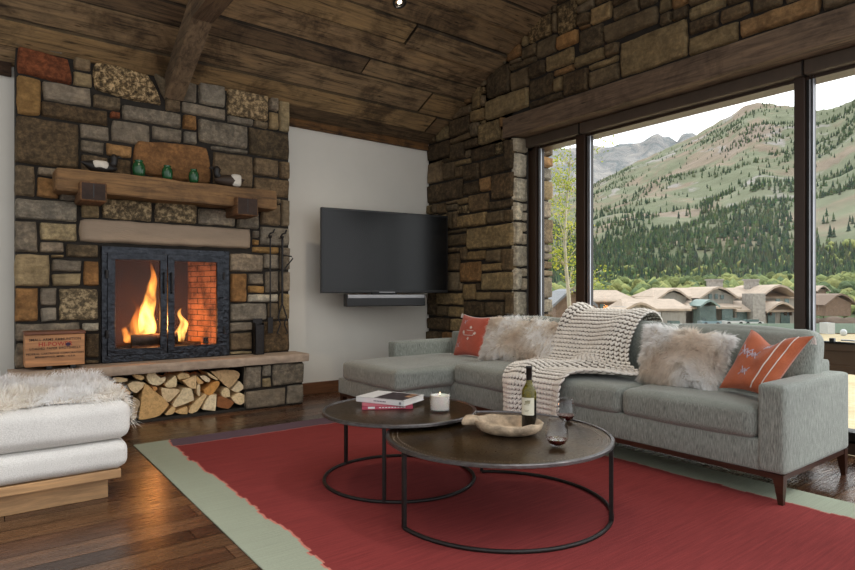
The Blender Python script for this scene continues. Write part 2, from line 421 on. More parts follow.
# ------------------------------------------------------------------ floor, ceiling, walls
def planks(mb, x0, x1, y0, y1, zf, widths, lens, cols, thick=.02, gap=.002, jit=.0, seed=1):
    r = random.Random(seed); y = y1; k = 0
    while y > y0:
        wd = widths[k] if k < len(widths) else r.uniform(*widths[-2:]) if len(widths) == 2 else r.uniform(.22, .29)
        if len(widths) == 2: wd = r.uniform(*widths)
        x = x0 - r.uniform(0, lens[0])
        while x < x1:
            ln = r.uniform(*lens); a, b = max(x, x0), min(x + ln, x1); x += ln
            if b - a < .02: continue
            c = lin(r.choice(cols)); f = r.uniform(.72, 1.25); c = tuple(q * f for q in c)
            dz = r.uniform(-jit, jit); ya, yb = max(y - wd, y0) + gap, y - gap
            n = 1
            vsx = [(a + gap, ya, zf(ya) + dz), (b - gap, ya, zf(ya) + dz), (b - gap, yb, zf(yb) + dz), (a + gap, yb, zf(yb) + dz)]
            vs2 = [(p[0], p[1], p[2] + (-thick if thick > 0 else -thick)) for p in vsx]
            mb.add(vsx + vs2, [[0, 1, 2, 3], [7, 6, 5, 4], [0, 4, 5, 1], [1, 5, 6, 2], [2, 6, 7, 3], [3, 7, 4, 0]], 0, [(*c, 0)] * 2 + [(*[q * .3 for q in c], 0)] * 4)  # gap shade is put into the darker colour of the plank sides
        y -= wd; k += 1
fl = MB(); planks(fl, -3.0, 4.72, -1.5, YW, lambda y: 0.0, (.11, .19), (.7, 2.2), ['#523726', '#3c271c', '#644733', '#472f22', '#5a402c'], .02, .002)
fl.box(-3.0, 4.72, -1.5, YW, -.12, -.015, 0, (.02, .012, .008, 0))
struct('floor', fl, M['floor_wood'])
ce = MB()
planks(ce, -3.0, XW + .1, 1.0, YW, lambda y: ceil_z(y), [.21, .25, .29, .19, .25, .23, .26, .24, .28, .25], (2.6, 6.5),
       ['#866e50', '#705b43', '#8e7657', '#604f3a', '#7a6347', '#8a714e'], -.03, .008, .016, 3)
ce.add([(-3, 1.0, ceil_z(1.0) + .04), (4.7, 1.0, ceil_z(1.0) + .04), (4.7, 6.1, ceil_z(6.1) + .04), (-3, 6.1, ceil_z(6.1) + .04),
        (-3, 1.0, ceil_z(1.0) + .2), (4.7, 1.0, ceil_z(1.0) + .2), (4.7, 6.1, ceil_z(6.1) + .2), (-3, 6.1, ceil_z(6.1) + .2)],
       [[0, 1, 2, 3], [7, 6, 5, 4], [0, 4, 5, 1], [1, 5, 6, 2], [2, 6, 7, 3], [3, 7, 4, 0]], 0, (.02, .015, .01, 0))
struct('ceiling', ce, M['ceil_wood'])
wb = MB(); wb.box(-3.0, .84, YW, YW + .15, -.12, 3.05); wb.box(1.94, XW + .6, YW, YW + .15, -.12, 3.05); wb.box(.84, 1.94, YW, YW + .15, 1.51, 3.05); wb.box(.84, 1.94, YW, YW + .15, -.12, .49)
struct('wall_back', wb, M['plaster'])
t1 = MB(); t1.box(-3.0, .235, YW - .05, YW - .002, 2.86, 2.965, 0, (*lin('#4d3520'), 0)); t1.box(2.57, XW - .03, YW - .05, YW - .002, 2.875, 2.955, 0, (*lin('#6b4a26'), 0))
struct('trim_1', t1, M['ceil_wood'])
bbm = MB(); bbm.box(-3.0, .235, YW - .022, YW - .001, .0, .125, r=.003); bbm.box(2.6, XW - .04, YW - .022, YW - .001, 0, .125, r=.003)
struct('baseboard_back', bbm, M['baseboard'])

# window wall stone -------------------------------------------------------------
putX = lambda s, z: (XW, -s, z)        # s = -y so that s grows towards the camera
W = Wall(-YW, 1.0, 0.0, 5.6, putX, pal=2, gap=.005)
W1 = [(40,240,150,340,'d'),(38,335,112,438,'g'),(115,340,172,425,'b'),(80,172,137,235,'t'),(142,128,243,222,'d'),(157,205,243,248,'b'),(245,155,285,218,'g'),
      (247,92,315,150,'t'),(285,155,372,258,'t'),(213,225,283,280,'d'),(143,245,215,335,'d'),(218,282,243,318,'g'),(170,322,243,355,'t'),
      (245,250,357,338,'d'),(362,238,400,300,'l'),(402,235,445,380,'d'),(212,345,283,428,'d'),(285,318,400,410,'d'),(172,365,210,415,'b'),(40,418,210,550,'d'),
      (200,430,290,500,'d'),(290,415,342,480,'k'),(342,385,445,520,'d'),(235,485,330,570,'b'),(195,500,235,530,'t'),(330,520,445,570,'d')]
W2 = [(190,20,320,90,'t'),(320,0,405,60,'b'),(405,0,440,50,'b'),(225,58,442,190,'t'),(138,112,225,175,'b'),(138,85,225,110,'b'),(138,175,195,200,'b'),
      (195,172,225,235,'b'),(135,202,195,290,'b'),(228,195,315,245,'t'),(315,188,388,250,'b'),(390,180,440,285,'b'),(190,238,290,345,'k'),(292,248,390,290,'t'),
      (135,290,190,385,'g'),(298,292,435,385,'t'),(205,348,265,432,'t'),(268,385,338,432,'t'),(340,388,402,432,'b'),(403,385,437,480,'b'),(85,392,210,452,'t'),
      (38,400,85,495,'d'),(90,452,133,500,'b'),(135,455,210,522,'t'),(215,430,310,495,'d'),(312,430,400,490,'d'),(38,498,145,560,'d'),(148,525,215,570,'t')]
W3 = [(235,70,330,205,'l'),(370,130,468,235,'o'),(202,208,270,285,'b'),(272,165,368,285,'b'),(132,210,200,300,'k'),(200,172,232,222,'t'),(380,0,462,140,'l'),
      (475,120,592,240,'d'),(592,30,850,220,'b'),(315,215,447,340,'t'),(145,268,268,335,'b'),(450,208,600,325,'t'),(465,65,530,135,'b'),(525,20,630,115,'t'),
      (632,10,735,95,'b'),(355,308,447,362,'k'),(240,290,310,370,'d'),(350,360,398,435,'t'),(235,345,352,465,'d'),(150,318,235,425,'b'),(42,290,145,445,'d'),
      (400,320,518,460,'d'),(525,265,662,335,'t'),(518,292,670,418,'b'),(238,440,395,515,'d'),(590,222,662,268,'b'),(25,415,232,565,'t')]
W4 = [(-97,90,228,341,'t'),(135,0,375,110,'l'),(380,0,540,40,'b'),(235,75,378,160,'d'),(380,30,500,115,'b'),(238,95,470,255,'t'),(475,0,830,185,'k'),(90,0,135,65,'t'),(95,60,135,125,'b')]
done = []
for lst, ox, oy in ((W1, 420, 90), (W2, 420, 210), (W3, 480, 0), (W4, 640, 0)):
    for (a, b, c, d, k) in lst:
        px0, py0, px1, py1 = ox + a / 4.75, oy + b / 4.75, ox + c / 4.75, oy + d / 4.75
        if (py0 + py1) / 2 > 293: TL = onX(px0, py0, XW); BR = onX(px1, py1, XW); s0, s1, z1, z0 = -TL.y, -BR.y, TL.z, BR.z
        else: TR = onX(px1, py0, XW); BL = onX(px0, py1, XW); s0, s1, z0, z1 = -BL.y, -TR.y, BL.z, TR.z
        s0 = max(s0, -YW + .01)
        if z1 < 2.99 and z0 < 2.7: s1 = min(s1, -4.41)
        if z0 < 2.97 and s1 > -4.3: z0 = max(z0, 2.975)
        if s1 - s0 < .04 or z1 - z0 < .03: continue
        z1 = min(z1, ceil_z(-(s0 + s1) / 2) + .06)
        if z1 - z0 < .03: continue
        W.rect(s0, s1, z0, z1, k)
BEAM_S0 = -4.56                                  # the timber header starts here
def lim_w(s, z):
    y = -s
    if z > ceil_z(y) + .10: return False
    if s > -4.41 and z < 2.975: return False
    if s > BEAM_S0 and 2.74 < z < 2.975: return False
    return True
W.finish(lim_w, 'bdmbtdbmgtlk', .40, .24)
# window reveal (window light put into a paler stone colour) + outer pier
Y_P = 4.41
def putR(s, z): return (s, Y_P, z)
R_ = Wall(XW - .01, 4.72, 0, 2.75, putR)
R_.mb = W.mb; R_.k = 900
zz = 0.0; rr = random.Random(3)
while zz < 2.74:
    h = min(rr.uniform(.16, .3), 2.745 - zz)
    if rr.random() < .45 and h > .16:
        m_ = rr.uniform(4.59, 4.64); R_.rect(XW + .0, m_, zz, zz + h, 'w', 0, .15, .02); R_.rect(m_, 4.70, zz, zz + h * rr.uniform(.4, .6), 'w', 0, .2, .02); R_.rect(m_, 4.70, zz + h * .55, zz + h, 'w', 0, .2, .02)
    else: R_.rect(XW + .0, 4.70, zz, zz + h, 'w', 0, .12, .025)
    zz += h
R_.finish(lambda s, z: s < 4.70)
R2 = Wall(4.86, 5.08, -.5, 3.0, lambda s, z: (s, 4.40, z)); R2.mb = W.mb; R2.k = 1200; R2.finish(lambda s, z: True, 'bgktmk', .3, .3, wmin=.2)
W.mb.add([], [])
mort = MB()
def slab(y0, y1, z0, f1):
    pass
mort.box(XW + .012, 4.71, Y_P + .012, YW + .1, -.1, 2.95)
mort.box(4.88, 5.07, Y_P + .02, YW + .3, -.5, 3.2)
mort.box(4.71, 4.88, Y_P + .06, YW + .1, -.1, 2.95)
# gable part above the header
mort.prism([(XW + .012, -1.0, 2.98), (XW + .012, YW + .1, 2.98), (XW + .012, YW + .1, 2.985), (XW + .012, -1.0, ceil_z(-1.0) + .1)], (.55, 0, 0))
mort.prism([(XW + .012, 4.45, 2.7), (XW + .012, YW + .1, 2.7), (XW + .012, YW + .1, ceil_z(YW + .1) + .05), (XW + .012, 4.45, ceil_z(4.45) + .05)], (.2, 0, 0))
wr = thing('wall_right', (XW, 4.4, 0), None, None); wr['kind'] = 'structure'
a = W.mb.build('stones', M['stone'], wr, True); a['kind'] = 'structure'
b = mort.build('mortar', M['mortar'], wr); b['kind'] = 'structure'
# timber header over the window
hd = MB(); hd.box(XW - .03, 4.75, -1.0, -BEAM_S0, 2.752, 2.965, 0, (*lin('#6d5a48'), 0), r=.008)
struct('trim_2', hd, M['beam_y'])

# ------------------------------------------------------------------ window
XF = 4.72
win = thing('window_1', (XF, 3.0, 0), None, None); win['kind'] = 'structure'
def wpart(name, fn, mats, parent=win):
    m = MB(); fn(m); o = m.build(name, mats, parent); o['kind'] = 'structure'; return o
# outer frame
def fr(m):
    m.box(XF, XF + .07, 4.30, 4.405, .0, 2.75, 0, r=.004)
    m.box(XF, XF + .16, -1.0, 4.40, .0, .10, 0, r=.004)
    m.box(XF + .0, XF + .16, -1.0, 4.40, 2.62, 2.75, 0)
wpart('frame', fr, M['bronze'])
def mull(y0, y1):
    def f(m):
        m.box(XF - .02, XF + .07, y0 + .05, y1, .08, 2.66, 0, r=.004)
        m.box(XF + .01, XF + .065, y0 + .028, y0 + .05, .08, 2.66, 1)
        m.box(XF + .0, XF + .014, y0 + .020, y0 + .028, .08, 2.66, 2)
        m.box(XF + .01, XF + .06, y0 + .006, y0 + .018, .08, 2.66, 1)
        m.box(XF + .0, XF + .012, y0, y0 + .006, .08, 2.66, 2)
    return f
M['rail_wood'] = simple('rail_bronze', '#5e4836', .4, .1, var=.1)
MR = [M['rail_wood'], M['bronze_dark'], M['alu']]
MM = [M['bronze'], M['bronze_dark'], M['alu']]
wpart('mullion', mull(1.68, 1.80), MM); wpart('mullion', mull(3.60, 3.755), MM); wpart('mullion', mull(4.225, 4.32), MM); wpart('mullion', mull(-.2, -.06), MM)
def rail(y0, y1):
    def f(m):
        m.box(XF - .01, XF + .14, y0, y1, .548, .60, 0, r=.004); m.box(XF + .01, XF + .14, y0, y1, .60, .70, 0, (1, 1, 1, 0))
        m.box(XF + .0, XF + .14, y0, y1, .70, .752, 0, r=.004); m.box(XF - .012, XF + .05, y0, y1, .752, .764, 1)
        m.box(XF + .0, XF + .14, y0, y1, .08, .155, 1)
    return f
wpart('sill_rail', rail(-.06, 1.665), MR); wpart('sill_rail', rail(1.80, 3.59), MR); wpart('sill_rail', rail(3.77, 4.21), MR)
def glz(y0, y1):
    def f(m): m.box(XF + .04, XF + .046, y0, y1, .15, .56); m.box(XF + .04, XF + .046, y0, y1, .75, 2.66)
    return f
for y0, y1 in ((-.06, 1.665), (1.80, 3.59), (3.77, 4.21)): wpart('glass', glz(y0, y1), M['glass'])
def muntin(m): m.box(XF + .03, XF + .12, .9, .94, .15, .55, 0); m.box(XF + .03, XF + .12, 1.2, 1.215, .15, .55, 0)
def latch(m):
    m.box(XF - .04, XF - .01, 1.30, 1.42, .752, .775, 0, r=.004); m.box(XF - .05, XF - .03, 1.36, 1.50, .775, .785, 0, r=.003)
wpart('latch', latch, M['alu'])
wpart('hinge', lambda m: m.box(XF - .045, XF - .01, 1.54, 1.57, .755, .79, 0, r=.004), M['black'])
def shade(m):
    for y0, y1 in ((3.685, 4.40), (1.73, 3.68), (-.5, 1.725)):
        m.box(XF - .065, XF + .02, y0, y1, 2.645, 2.75, 0, r=.012)
    for yb in (3.682, 1.727): m.box(XF - .07, XF + .02, yb - .004, yb + .004, 2.64, 2.75, 1)
sh = MB(); shade(sh); o = sh.build('roller_shade', [M['shade_metal'], M['bronze_dark']])
tag(o, 'long brown roller shade housing under the timber header of the window', 'window shade')

# ------------------------------------------------------------------ fireplace
fp = thing('fireplace', (1.4, YC, 0), 'tall stone fireplace with timber mantel, glass doors and log niche', 'fireplace')
putC = lambda s, z: (s, YC, z)
Fw = Wall(.244, 2.566, .50, 3.14, putC)
FS = [(44,80,92,107,'g'),(43,80,43,80,'g'),(92.5,95,121,112,'b'),(42,101,106,125,'d'),(111,111,121,118,'r'),(121,103,181,128,'g'),
 (16,117,84,167,'d'),(75,124,110,141,'g'),(110.5,119.5,151,147,'g'),(84,139.5,105,153,'g'),(105,143,131,160,'k'),(84,153,108,172,'b'),(109,160,131,174,'d'),
 (151,125.5,182,139.5,'g'),(164,99.5,181,111,'b'),(181,102,226,121,'g'),(185,84,196.5,103,'g'),(197.5,84,225,107,'g'),(226,90,268,120,'l'),(269.5,100,279,111.5,'g'),
 (268.5,112.5,277,126.5,'t'),(278,103,290,131,'t'),(182.5,117,196.5,131,'k'),(182.5,131,196.5,141.5,'g'),(197.5,122,247.5,149,'g'),(227.5,117,250,127,'g'),
 (248.5,126,290,161,'d'),(210.5,146,245.5,155,'g'),(212,155,252.5,185,'b'),(253.5,157,278,175.5,'b'),(279,161.5,290,177,'b'),(253,178,290,199,'b'),(281,199,290,226,'m'),
 (260,206,280,225.5,'b'),(16,168,36,196,'m'),(36.5,169,53,176,'g'),(37,177,54,197,'k'),(15,197.7,79,223,'g'),(80,203,100,219.5,'t'),(101,201,153,222.5,'l'),(154,204.5,197,225,'l'),
 (197.5,210.5,235.5,227,'g'),(236,215,259,230,'g'),(260,226,290,245.5,'g'),(252.5,231,259,238,'g'),(252.5,238.5,259.5,245,'o'),
 (16,223.5,37.7,252.5,'g'),(39.5,224,77,241.4,'t'),(39,241.6,64,253.3,'g'),(65,243,99.6,259,'d'),(50,254.5,65,258,'t'),(16,253.3,51,286.3,'t'),(52,258.6,81,272,'g'),
 (52,272.6,81.6,287,'t'),(82.5,260,100,286.7,'k'),(16,287.5,39,320,'k'),(40.5,287.5,56.5,306.5,'g'),(39.5,307,57,322.5,'g'),(58,287.5,99.6,322,'l'),
 (16,321,80.7,341,'g'),(81.6,322.5,100,332,'w'),(85,332.5,100,359,'d'),(16,341,84,367,'g'),
 (229,252.6,262.5,272.6,'g'),(252.6,245.6,277,253,'o'),(263,254,278.6,269.7,'g'),(279.5,248,290,270,'g'),(230,273.7,246.3,301.5,'k'),(247,273.7,264,285,'g'),
 (248,285.2,264,293.3,'o'),(264.6,270,278.6,292,'g'),(279,270.6,290,292,'g'),(252,293.5,277,302.5,'w'),(231.5,302.5,266.7,322,'g'),(267.5,303,278.6,320,'m'),
 (279,293,290,319,'t'),(230,322.5,252.6,331,'g'),(229,331.6,252.6,351.6,'b'),(253,320,290,351,'d')]
for (a, b, c, d, k) in FS:
    TL = onY(a, b, YC); BR = onY(c, d, YC)
    x0, x1, z1, z0 = TL.x, BR.x, TL.z, BR.z
    # bounding boxes below the eye level rise to the right instead
    if (b + d) / 2 > 300:
        BL = onY(a, d, YC); TR = onY(c, b, YC); z0, z1 = BL.z, TR.z
    if x1 - x0 < .03 or z1 - z0 < .02: continue
    Fw.rect(max(x0, .246), min(x1, 2.564), max(z0, .5), z1, k)
def quadst(pts, k, lich, rd, depth=.04):
    Fw.k += 1; q = [tuple(onY(x, y, YC)) for x, y in pts]
    xs = sorted(p[0] for p in q); zs = sorted(p[2] for p in q); Fw.block.append((xs[0] + .01, xs[3] - .01, (zs[0] + zs[1]) / 2, (zs[2] + zs[3]) / 2))
    stone(Fw.mb, q, (0, -1, 0), depth, scol(k, Fw.k), lich, rd, Fw.k)
quadst([(16, 73), (74, 87), (70, 60), (16, 45)], 'r', .3, .3)
quadst([(92, 91), (165, 108), (148, 74), (92, 60)], 'l', 1.0, .35)
quadst([(16, 115), (41, 117), (42, 80), (16, 74)], 'o', .05, .3)
quadst([(160, 92), (166, 103), (167, 80), (152, 72)], 'm', .2, .2)
quadst([(131, 173), (213, 187), (208, 146), (134, 139)], 'c', .15, .32)
Fw.rect(onY(74, 56, YC).x, onY(90, 56, YC).x, onY(90, 71, YC).z, onY(74, 56, YC).z, 'm'); Fw.rect(onY(75, 71, YC).x, onY(88, 71, YC).x, onY(88, 86, YC).z, onY(75, 72, YC).z, 't')
def lim_f(s, z):
    if z > 3.12: return False
    if .835 < s < 1.945 and z < 1.53: return False
    if .68 < s < 2.165 and 1.525 < z < 1.735: return False
    return True
Fw.finish(lim_f, 'gbmgtd', .3, .16)
# hearth base stones right of the log niche and left of it
YB = 5.43
Bw = Wall(2.0, 2.60, 0, .42, lambda s, z: (s, YB, z)); Bw.k = 400
for (a, b, c, d, k) in [(241,366,261.4,387,'g'),(262.5,365,271,377,'g'),(262,377.5,270.8,387,'t'),(272,363,304.4,384,'g'),(244,387.5,286,408.5,'g'),(287,385.5,305,405,'g')]:
    BL = onY(a, d, YB); TR = onY(c, b, YB); Bw.rect(max(BL.x, 2.0), min(TR.x, 2.6), max(BL.z, .0), min(TR.z, .42), k, depth=.02)
Bw.finish(lambda s, z: True, 'g', .3, .2)
L2 = Wall(.24, .72, 0, .42, lambda s, z: (s, YB, z)); L2.mb = Bw.mb; L2.k = 480; L2.finish(lambda s, z: True, 'gbm', .3, .2)
st = Fw.mb.build('stonework', M['stone'], fp, True); Bw.mb.build('hearth_base', M['stone'], fp, True)
mo = MB()
mo.box(.255, .85, YC + .012, YW - .003, .42, 3.04); mo.box(1.93, 2.555, YC + .012, YW - .003, .42, 3.04)
mo.prism([(.85, YC + .012, 1.50), (1.93, YC + .012, 1.50), (1.93, YC + .012, 3.04), (.85, YC + .012, 3.04)], (0, YW - .003 - YC - .012, 0))
mo.box(.25, .72, YB + .012, YW - .003, .0, .42); mo.box(2.01, 2.585, YB + .012, YW - .003, .0, .42); mo.box(.72, 2.01, YW - .08, YW - .003, 0, .42)
mo.box(.70, 2.05, YB + .02, YW - .08, .001, .022)
mo.build('mortar', M['mortar'], fp)
# sandstone lintel & hearth slab with rough edge
ln = MB(); stone(ln, [(.69, YC - .02, 1.53), (2.155, YC - .02, 1.53), (2.155, YC - .02, 1.725), (.69, YC - .02, 1.725)], (0, -1, 0), .03, (1, 1, 1), 0, .03, 77)
ln.build('lintel_stone', M['lintel'], fp, True)
hs = MB()
def slabmesh(mb, x0, x1, y0, y1, z0, z1):
    nx, nz = 110, 5; rows = []
    for j in range(nz + 1):
        z = z0 + (z1 - z0) * j / nz; row = []
        for i in range(nx + 1):
            x = x0 + (x1 - x0) * i / nx; e = 1 - abs(2 * j / nz - 1) ** 4
            y = y0 + noise.noise(Vector((x * 3, z * 4, 1))) * .02 + noise.noise(Vector((x * 14, z * 25, 2))) * .012 - .008 * e
            row.append((x, y, z + noise.noise(Vector((x * 6, 3, j))) * .004 * (1 if 0 < j < nz else .4)))
        rows.append(row)
    b = [p for r in rows for p in r]; n = nx + 1
    mb.add(b, [[j * n + i, j * n + i + 1, (j + 1) * n + i + 1, (j + 1) * n + i] for j in range(nz) for i in range(nx)])
    top = rows[-1]; bot = rows[0]
    mb.add(top + [(p[0], y1, z1) for p in top], [[i, i + 1, n + i + 1, n + i] for i in range(nx)])
    mb.add(bot + [(p[0], y1, z0) for p in bot], [[i + 1, i, n + i, n + i + 1] for i in range(nx)])
    for k, x in ((0, x0), (-1, x1)):
        mb.add([r[k] for r in rows] + [(x, y1, z1), (x, y1, z0)], [list(range(nz + 3)) if k else list(reversed(range(nz + 3)))])
slabmesh(hs, .20, 2.63, 5.385, YC + .02, .425, .50)
hs.box(.84, 1.94, YC, YC + .04, .43, .50)
hs.build('hearth_slab', M['hearth'], fp, True, 40)
# mantel with two brackets
mt = MB()
bm = bmesh.new(); bmesh.ops.create_cube(bm, size=1)
for v in bm.verts: v.co = Vector((.5 + (v.co.x + .5) * 1.82, 5.44 + (v.co.y + .5) * (YC + .02 - 5.44), 1.905 + (v.co.z + .5) * .18))
bmesh.ops.subdivide_edges(bm, edges=[e for e in bm.edges if abs(e.verts[0].co.x - e.verts[1].co.x) > 1], cuts=24)
for v in bm.verts: v.co += Vector((0, noise.noise(v.co * 5) * .012, noise.noise(v.co * 4 + Vector((3, 0, 0))) * .012))
bmesh.ops.bevel(bm, geom=[e for e in bm.edges if len(e.link_faces) == 2 and e.calc_face_angle(0) > .8], offset=.01, segments=2, affect='EDGES')
mt.merge(bm, 0, (*lin('#80603c'), 0))
mant = mt.build('mantel', M['beam_x'], fp, True, 35)
for x0, x1, z0, z1 in ((.655, .845, 1.83, 1.985), (1.90, 2.105, 1.815, 1.985)):
    m = MB(); m.box(x0, x1, 5.36, YC + .02, z0, z1, 0, (*lin('#6b4c30'), 0), r=.012)
    m.box(x0 + .012, x1 - .012, 5.3585, 5.3655, z0 + .012, z1 - .012, 1)
    m.box((x0 + x1) / 2 - .003, (x0 + x1) / 2 + .003, 5.356, 5.36, z0 + .03, z1 - .015, 2)
    m.build('bracket', [M['beam_y'], M['end_grain'], M['black']], mant, True, 35)
# firebox (brick lined)
tb = NT('fire_brick'); cv = tb.n('ShaderNodeTexCoord'); sx = tb.n('ShaderNodeSeparateXYZ'); tb.l(cv.outputs['Object'], sx.inputs[0]); cx_ = tb.n('ShaderNodeCombineXYZ')
tb.l(tb.math('ADD', sx.outputs[0], sx.outputs[1]), cx_.inputs[0]); tb.l(sx.outputs[2], cx_.inputs[1])
br = tb.n('ShaderNodeTexBrick'); tb.l(cx_.outputs[0], br.inputs['Vector']); br.inputs['Scale'].default_value = 1.0
br.inputs['Brick Width'].default_value = .16; br.inputs['Row Height'].default_value = .055; br.inputs['Mortar Size'].default_value = .004
br.inputs['Color1'].default_value = (.42, .22, .11, 1); br.inputs['Color2'].default_value = (.33, .17, .09, 1); br.inputs['Mortar'].default_value = (.05, .04, .03, 1)
tb.bsdf(tb.mix(1.0, br.outputs[0], tb.ramp(tb.noise(tb.coord(), 5, 5, .65), [(.38, (.25, .22, .2)), (.6, (1.15, 1.1, 1.05))]), 'MULTIPLY'), .9, 0, tb.bump(br.outputs['Fac'], -.4, .01)); M['brick'] = tb.m
fb = MB(); X0, X1, Y1, Z0, Z1 = .88, 1.90, 6.35, .50, 1.50
a0, a1 = .86, 1.92; b0, b1 = 1.02, 1.74
fb.add([(a0, YC + .03, Z0), (a1, YC + .03, Z0), (b1, Y1, Z0), (b0, Y1, Z0), (a0, YC + .03, Z1), (a1, YC + .03, Z1), (b1, Y1, Z1), (b0, Y1, Z1)],
       [[0, 1, 2, 3], [4, 7, 6, 5], [0, 3, 7, 4], [1, 5, 6, 2], [3, 2, 6, 7]])
fb.m = [1, 1, 1, 0, 1]
M['soot'] = simple('sooty_brick', '#33211a', .95, var=.4, scale=6, bump=.4, bscale=20)
fbo = fb.build('firebox', [M['brick'], M['soot']], fp)
vent = MB(); vent.box(1.80, 1.88, 6.0, 6.04, .60, .66); vent.build('air_vent', M['black'], fbo)
# steel surround and two doors
yd = YC - .035
fs_ = MB(); ox0, ox1, oz0, oz1 = .851, 1.931, .503, 1.50
fs_.box(ox0, ox0 + .075, yd, yd + .06, oz0, oz1, r=.004); fs_.box(ox1 - .085, ox1, yd, yd + .06, oz0, oz1, r=.004)
fs_.box(ox0, ox1, yd - .001, yd + .06, oz1 - .075, oz1, r=.004); fs_.box(ox0, ox1, yd - .001, yd + .06, oz0, oz0 + .075, r=.004)
frm = fs_.build('fire_surround', M['steel'], fp)
for k, (x0, x1) in enumerate(((.893, 1.368), (1.374, 1.868))):
    d = MB(); z0, z1, t_ = .563, 1.445, .058
    d.box(x0, x0 + t_, yd - .02, yd + .012, z0, z1, r=.003); d.box(x1 - t_, x1, yd - .02, yd + .012, z0, z1, r=.003)
    d.box(x0, x1, yd - .0205, yd + .012, z1 - t_, z1, r=.003); d.box(x0, x1, yd - .0205, yd + .012, z0, z0 + t_, r=.003)
    do = d.build('fireplace_door', M['steel'], fp)
    g = MB(); g.box(x0 + .03, x1 - .03, yd - .002, yd + .002, z0 + .03, z1 - .03); g.build('glass', M['fireglass'], do)
    h = MB(); hx = x1 - .028 if k == 0 else x0 + .028
    h.tube([(hx, yd - .02, 1.10), (hx, yd - .045, 1.11), (hx, yd - .045, 1.27), (hx, yd - .02, 1.28)], .008); h.build('handle', M['iron'], do, True, 40)
    for hz in (.75, 1.26):
        hh = MB(); hx = x0 - .006 if k == 0 else x1 + .006
        hh.tube([(hx, yd - .022, hz - .035), (hx, yd - .022, hz + .035)], .012); hh.build('hinge', M['iron'], do, True, 40)

# burning logs, flames
M['char'] = simple('charred_log', '#3a2a20', .9, var=.7, scale=20, bump=.8, bscale=40)
te = NT('embers'); tn = te.noise(te.coord(), 14, 4, .6); em = te.n('ShaderNodeEmission'); te.l(te.ramp(tn, [(.45, (.02, .008, .004)), (.56, (1, .14, .02)), (.66, (1, .45, .1))]), em.inputs[0]); em.inputs[1].default_value = 2.2
te.l(em.outputs[0], te.out.inputs[0]); M['ember'] = te.m
fire_labels = ['charred log lying at the front of the fire', 'burning log stacked across the back of the fire', 'short charred log at the right end of the fire', 'burning log leaning at the left of the fire']
for i, (p, q, r) in enumerate([((1.12, 5.86, .565), (1.66, 5.84, .560), .058), ((1.13, 5.92, .665), (1.52, 5.90, .672), .055), ((1.48, 5.97, .585), (1.74, 5.93, .575), .055), ((1.00, 5.88, .565), (1.20, 6.02, .60), .05)]):
    p, q = Vector(p), Vector(q); m = MB(); N = 14
    m.tube([p.lerp(q, k / N) for k in range(N + 1)], [r * (1 + .18 * noise.noise(Vector((k * .7, i * 5, 0)))) for k in range(N + 1)], 12, 0)
    o = m.build('burning_log', [M['char']], None, True, 40); tag(o, fire_labels[i], 'log', 'logs in the fire')
ebm = MB(); ebm.soft(1.02, 1.72, 5.86, 6.2, .502, .53, .012, (0, 0, .02), 14, wr=.02)
tag(ebm.build('ember_bed', M['ember'], None, True), 'glowing ember bed beneath the burning logs', 'embers', kind='stuff')
def flame_mat(name, s0, c_lo, c_hi, ztop, zbot):
    t = NT(name); v = t.coord('Object', (1, 1, .45)); sp = t.n('ShaderNodeSeparateXYZ'); gc = t.n('ShaderNodeNewGeometry'); t.l(gc.outputs['Position'], sp.inputs[0])
    hgt = t.math('DIVIDE', t.math('SUBTRACT', sp.outputs[2], zbot), ztop - zbot)
    nn = t.noise(v, 11, 3, .55, .5); dn = t.ramp(nn, [(.36, (0, 0, 0)), (.62, (1, 1, 1))])
    col = t.ramp(hgt, [(0, c_lo), (1, c_hi)])
    fall = t.ramp(hgt, [(0, (1, 1, 1)), (.5, (.75, .75, .75)), (1, (.12, .12, .12))])
    e = t.n('ShaderNodeEmission'); t.l(col, e.inputs[0]); t.l(t.math('MULTIPLY', t.math('MULTIPLY', dn, fall), s0), e.inputs[1])
    t.l(e.outputs[0], t.out.inputs['Volume']); return t.m
M['flame'] = flame_mat('flame', 75, (1, .50, .12), (1, .26, .03), 1.40, .60)
M['flame2'] = flame_mat('flame_small', 34, (1, .36, .06), (1, .22, .03), 1.0, .58)
def flame(name, cx, cy, z0, h, r, lean, mat, label, seed):
    m = MB(); N, n = 26, 18; vs = []
    for j in range(N + 1):
        s = j / N; rad = r * (sin(min(1, s * 3.2 + .25) * pi / 2)) * (1 - s) ** .75 + .001
        ox = lean * s + .035 * sin(s * 9 + seed) * s; oy = .02 * sin(s * 7 + seed * 2)
        for k in range(n):
            q = 2 * pi * k / n; nn = 1 + .5 * noise.noise(Vector((cos(q) * 1.2, sin(q) * 1.2, s * 5 - seed)))
            vs.append((cx + ox + cos(q) * rad * nn, cy + oy + sin(q) * rad * nn * .6, z0 + h * s))
    fs = [[j * n + k, j * n + (k + 1) % n, (j + 1) * n + (k + 1) % n, (j + 1) * n + k] for j in range(N) for k in range(n)]
    m.add(vs, fs + [list(reversed(range(n))), [N * n + k for k in range(n)]])
    o = m.build(name, mat, None, True); tag(o, label, 'flame', 'flames in the fireplace'); return o
flame('flame', 1.285, 6.03, .66, .74, .095, .045, M['flame'], 'tall yellow flame rising behind the left glass door', 1.0)
flame('flame', 1.20, 6.03, .66, .42, .055, -.02, M['flame2'], 'short orange flame just left of the tall flame', 2.2)
flame('flame', 1.58, 6.0, .62, .34, .065, .02, M['flame'], 'small flame burning behind the right glass door', 3.4)
flame('flame', 1.44, 6.05, .62, .36, .05, .0, M['flame2'], 'thin flame between the tall and the small flame', 4.5)
flame('flame', 1.12, 6.05, .64, .2, .055, .0, M['flame2'], 'low orange flame at the left end of the fire', 5.5)
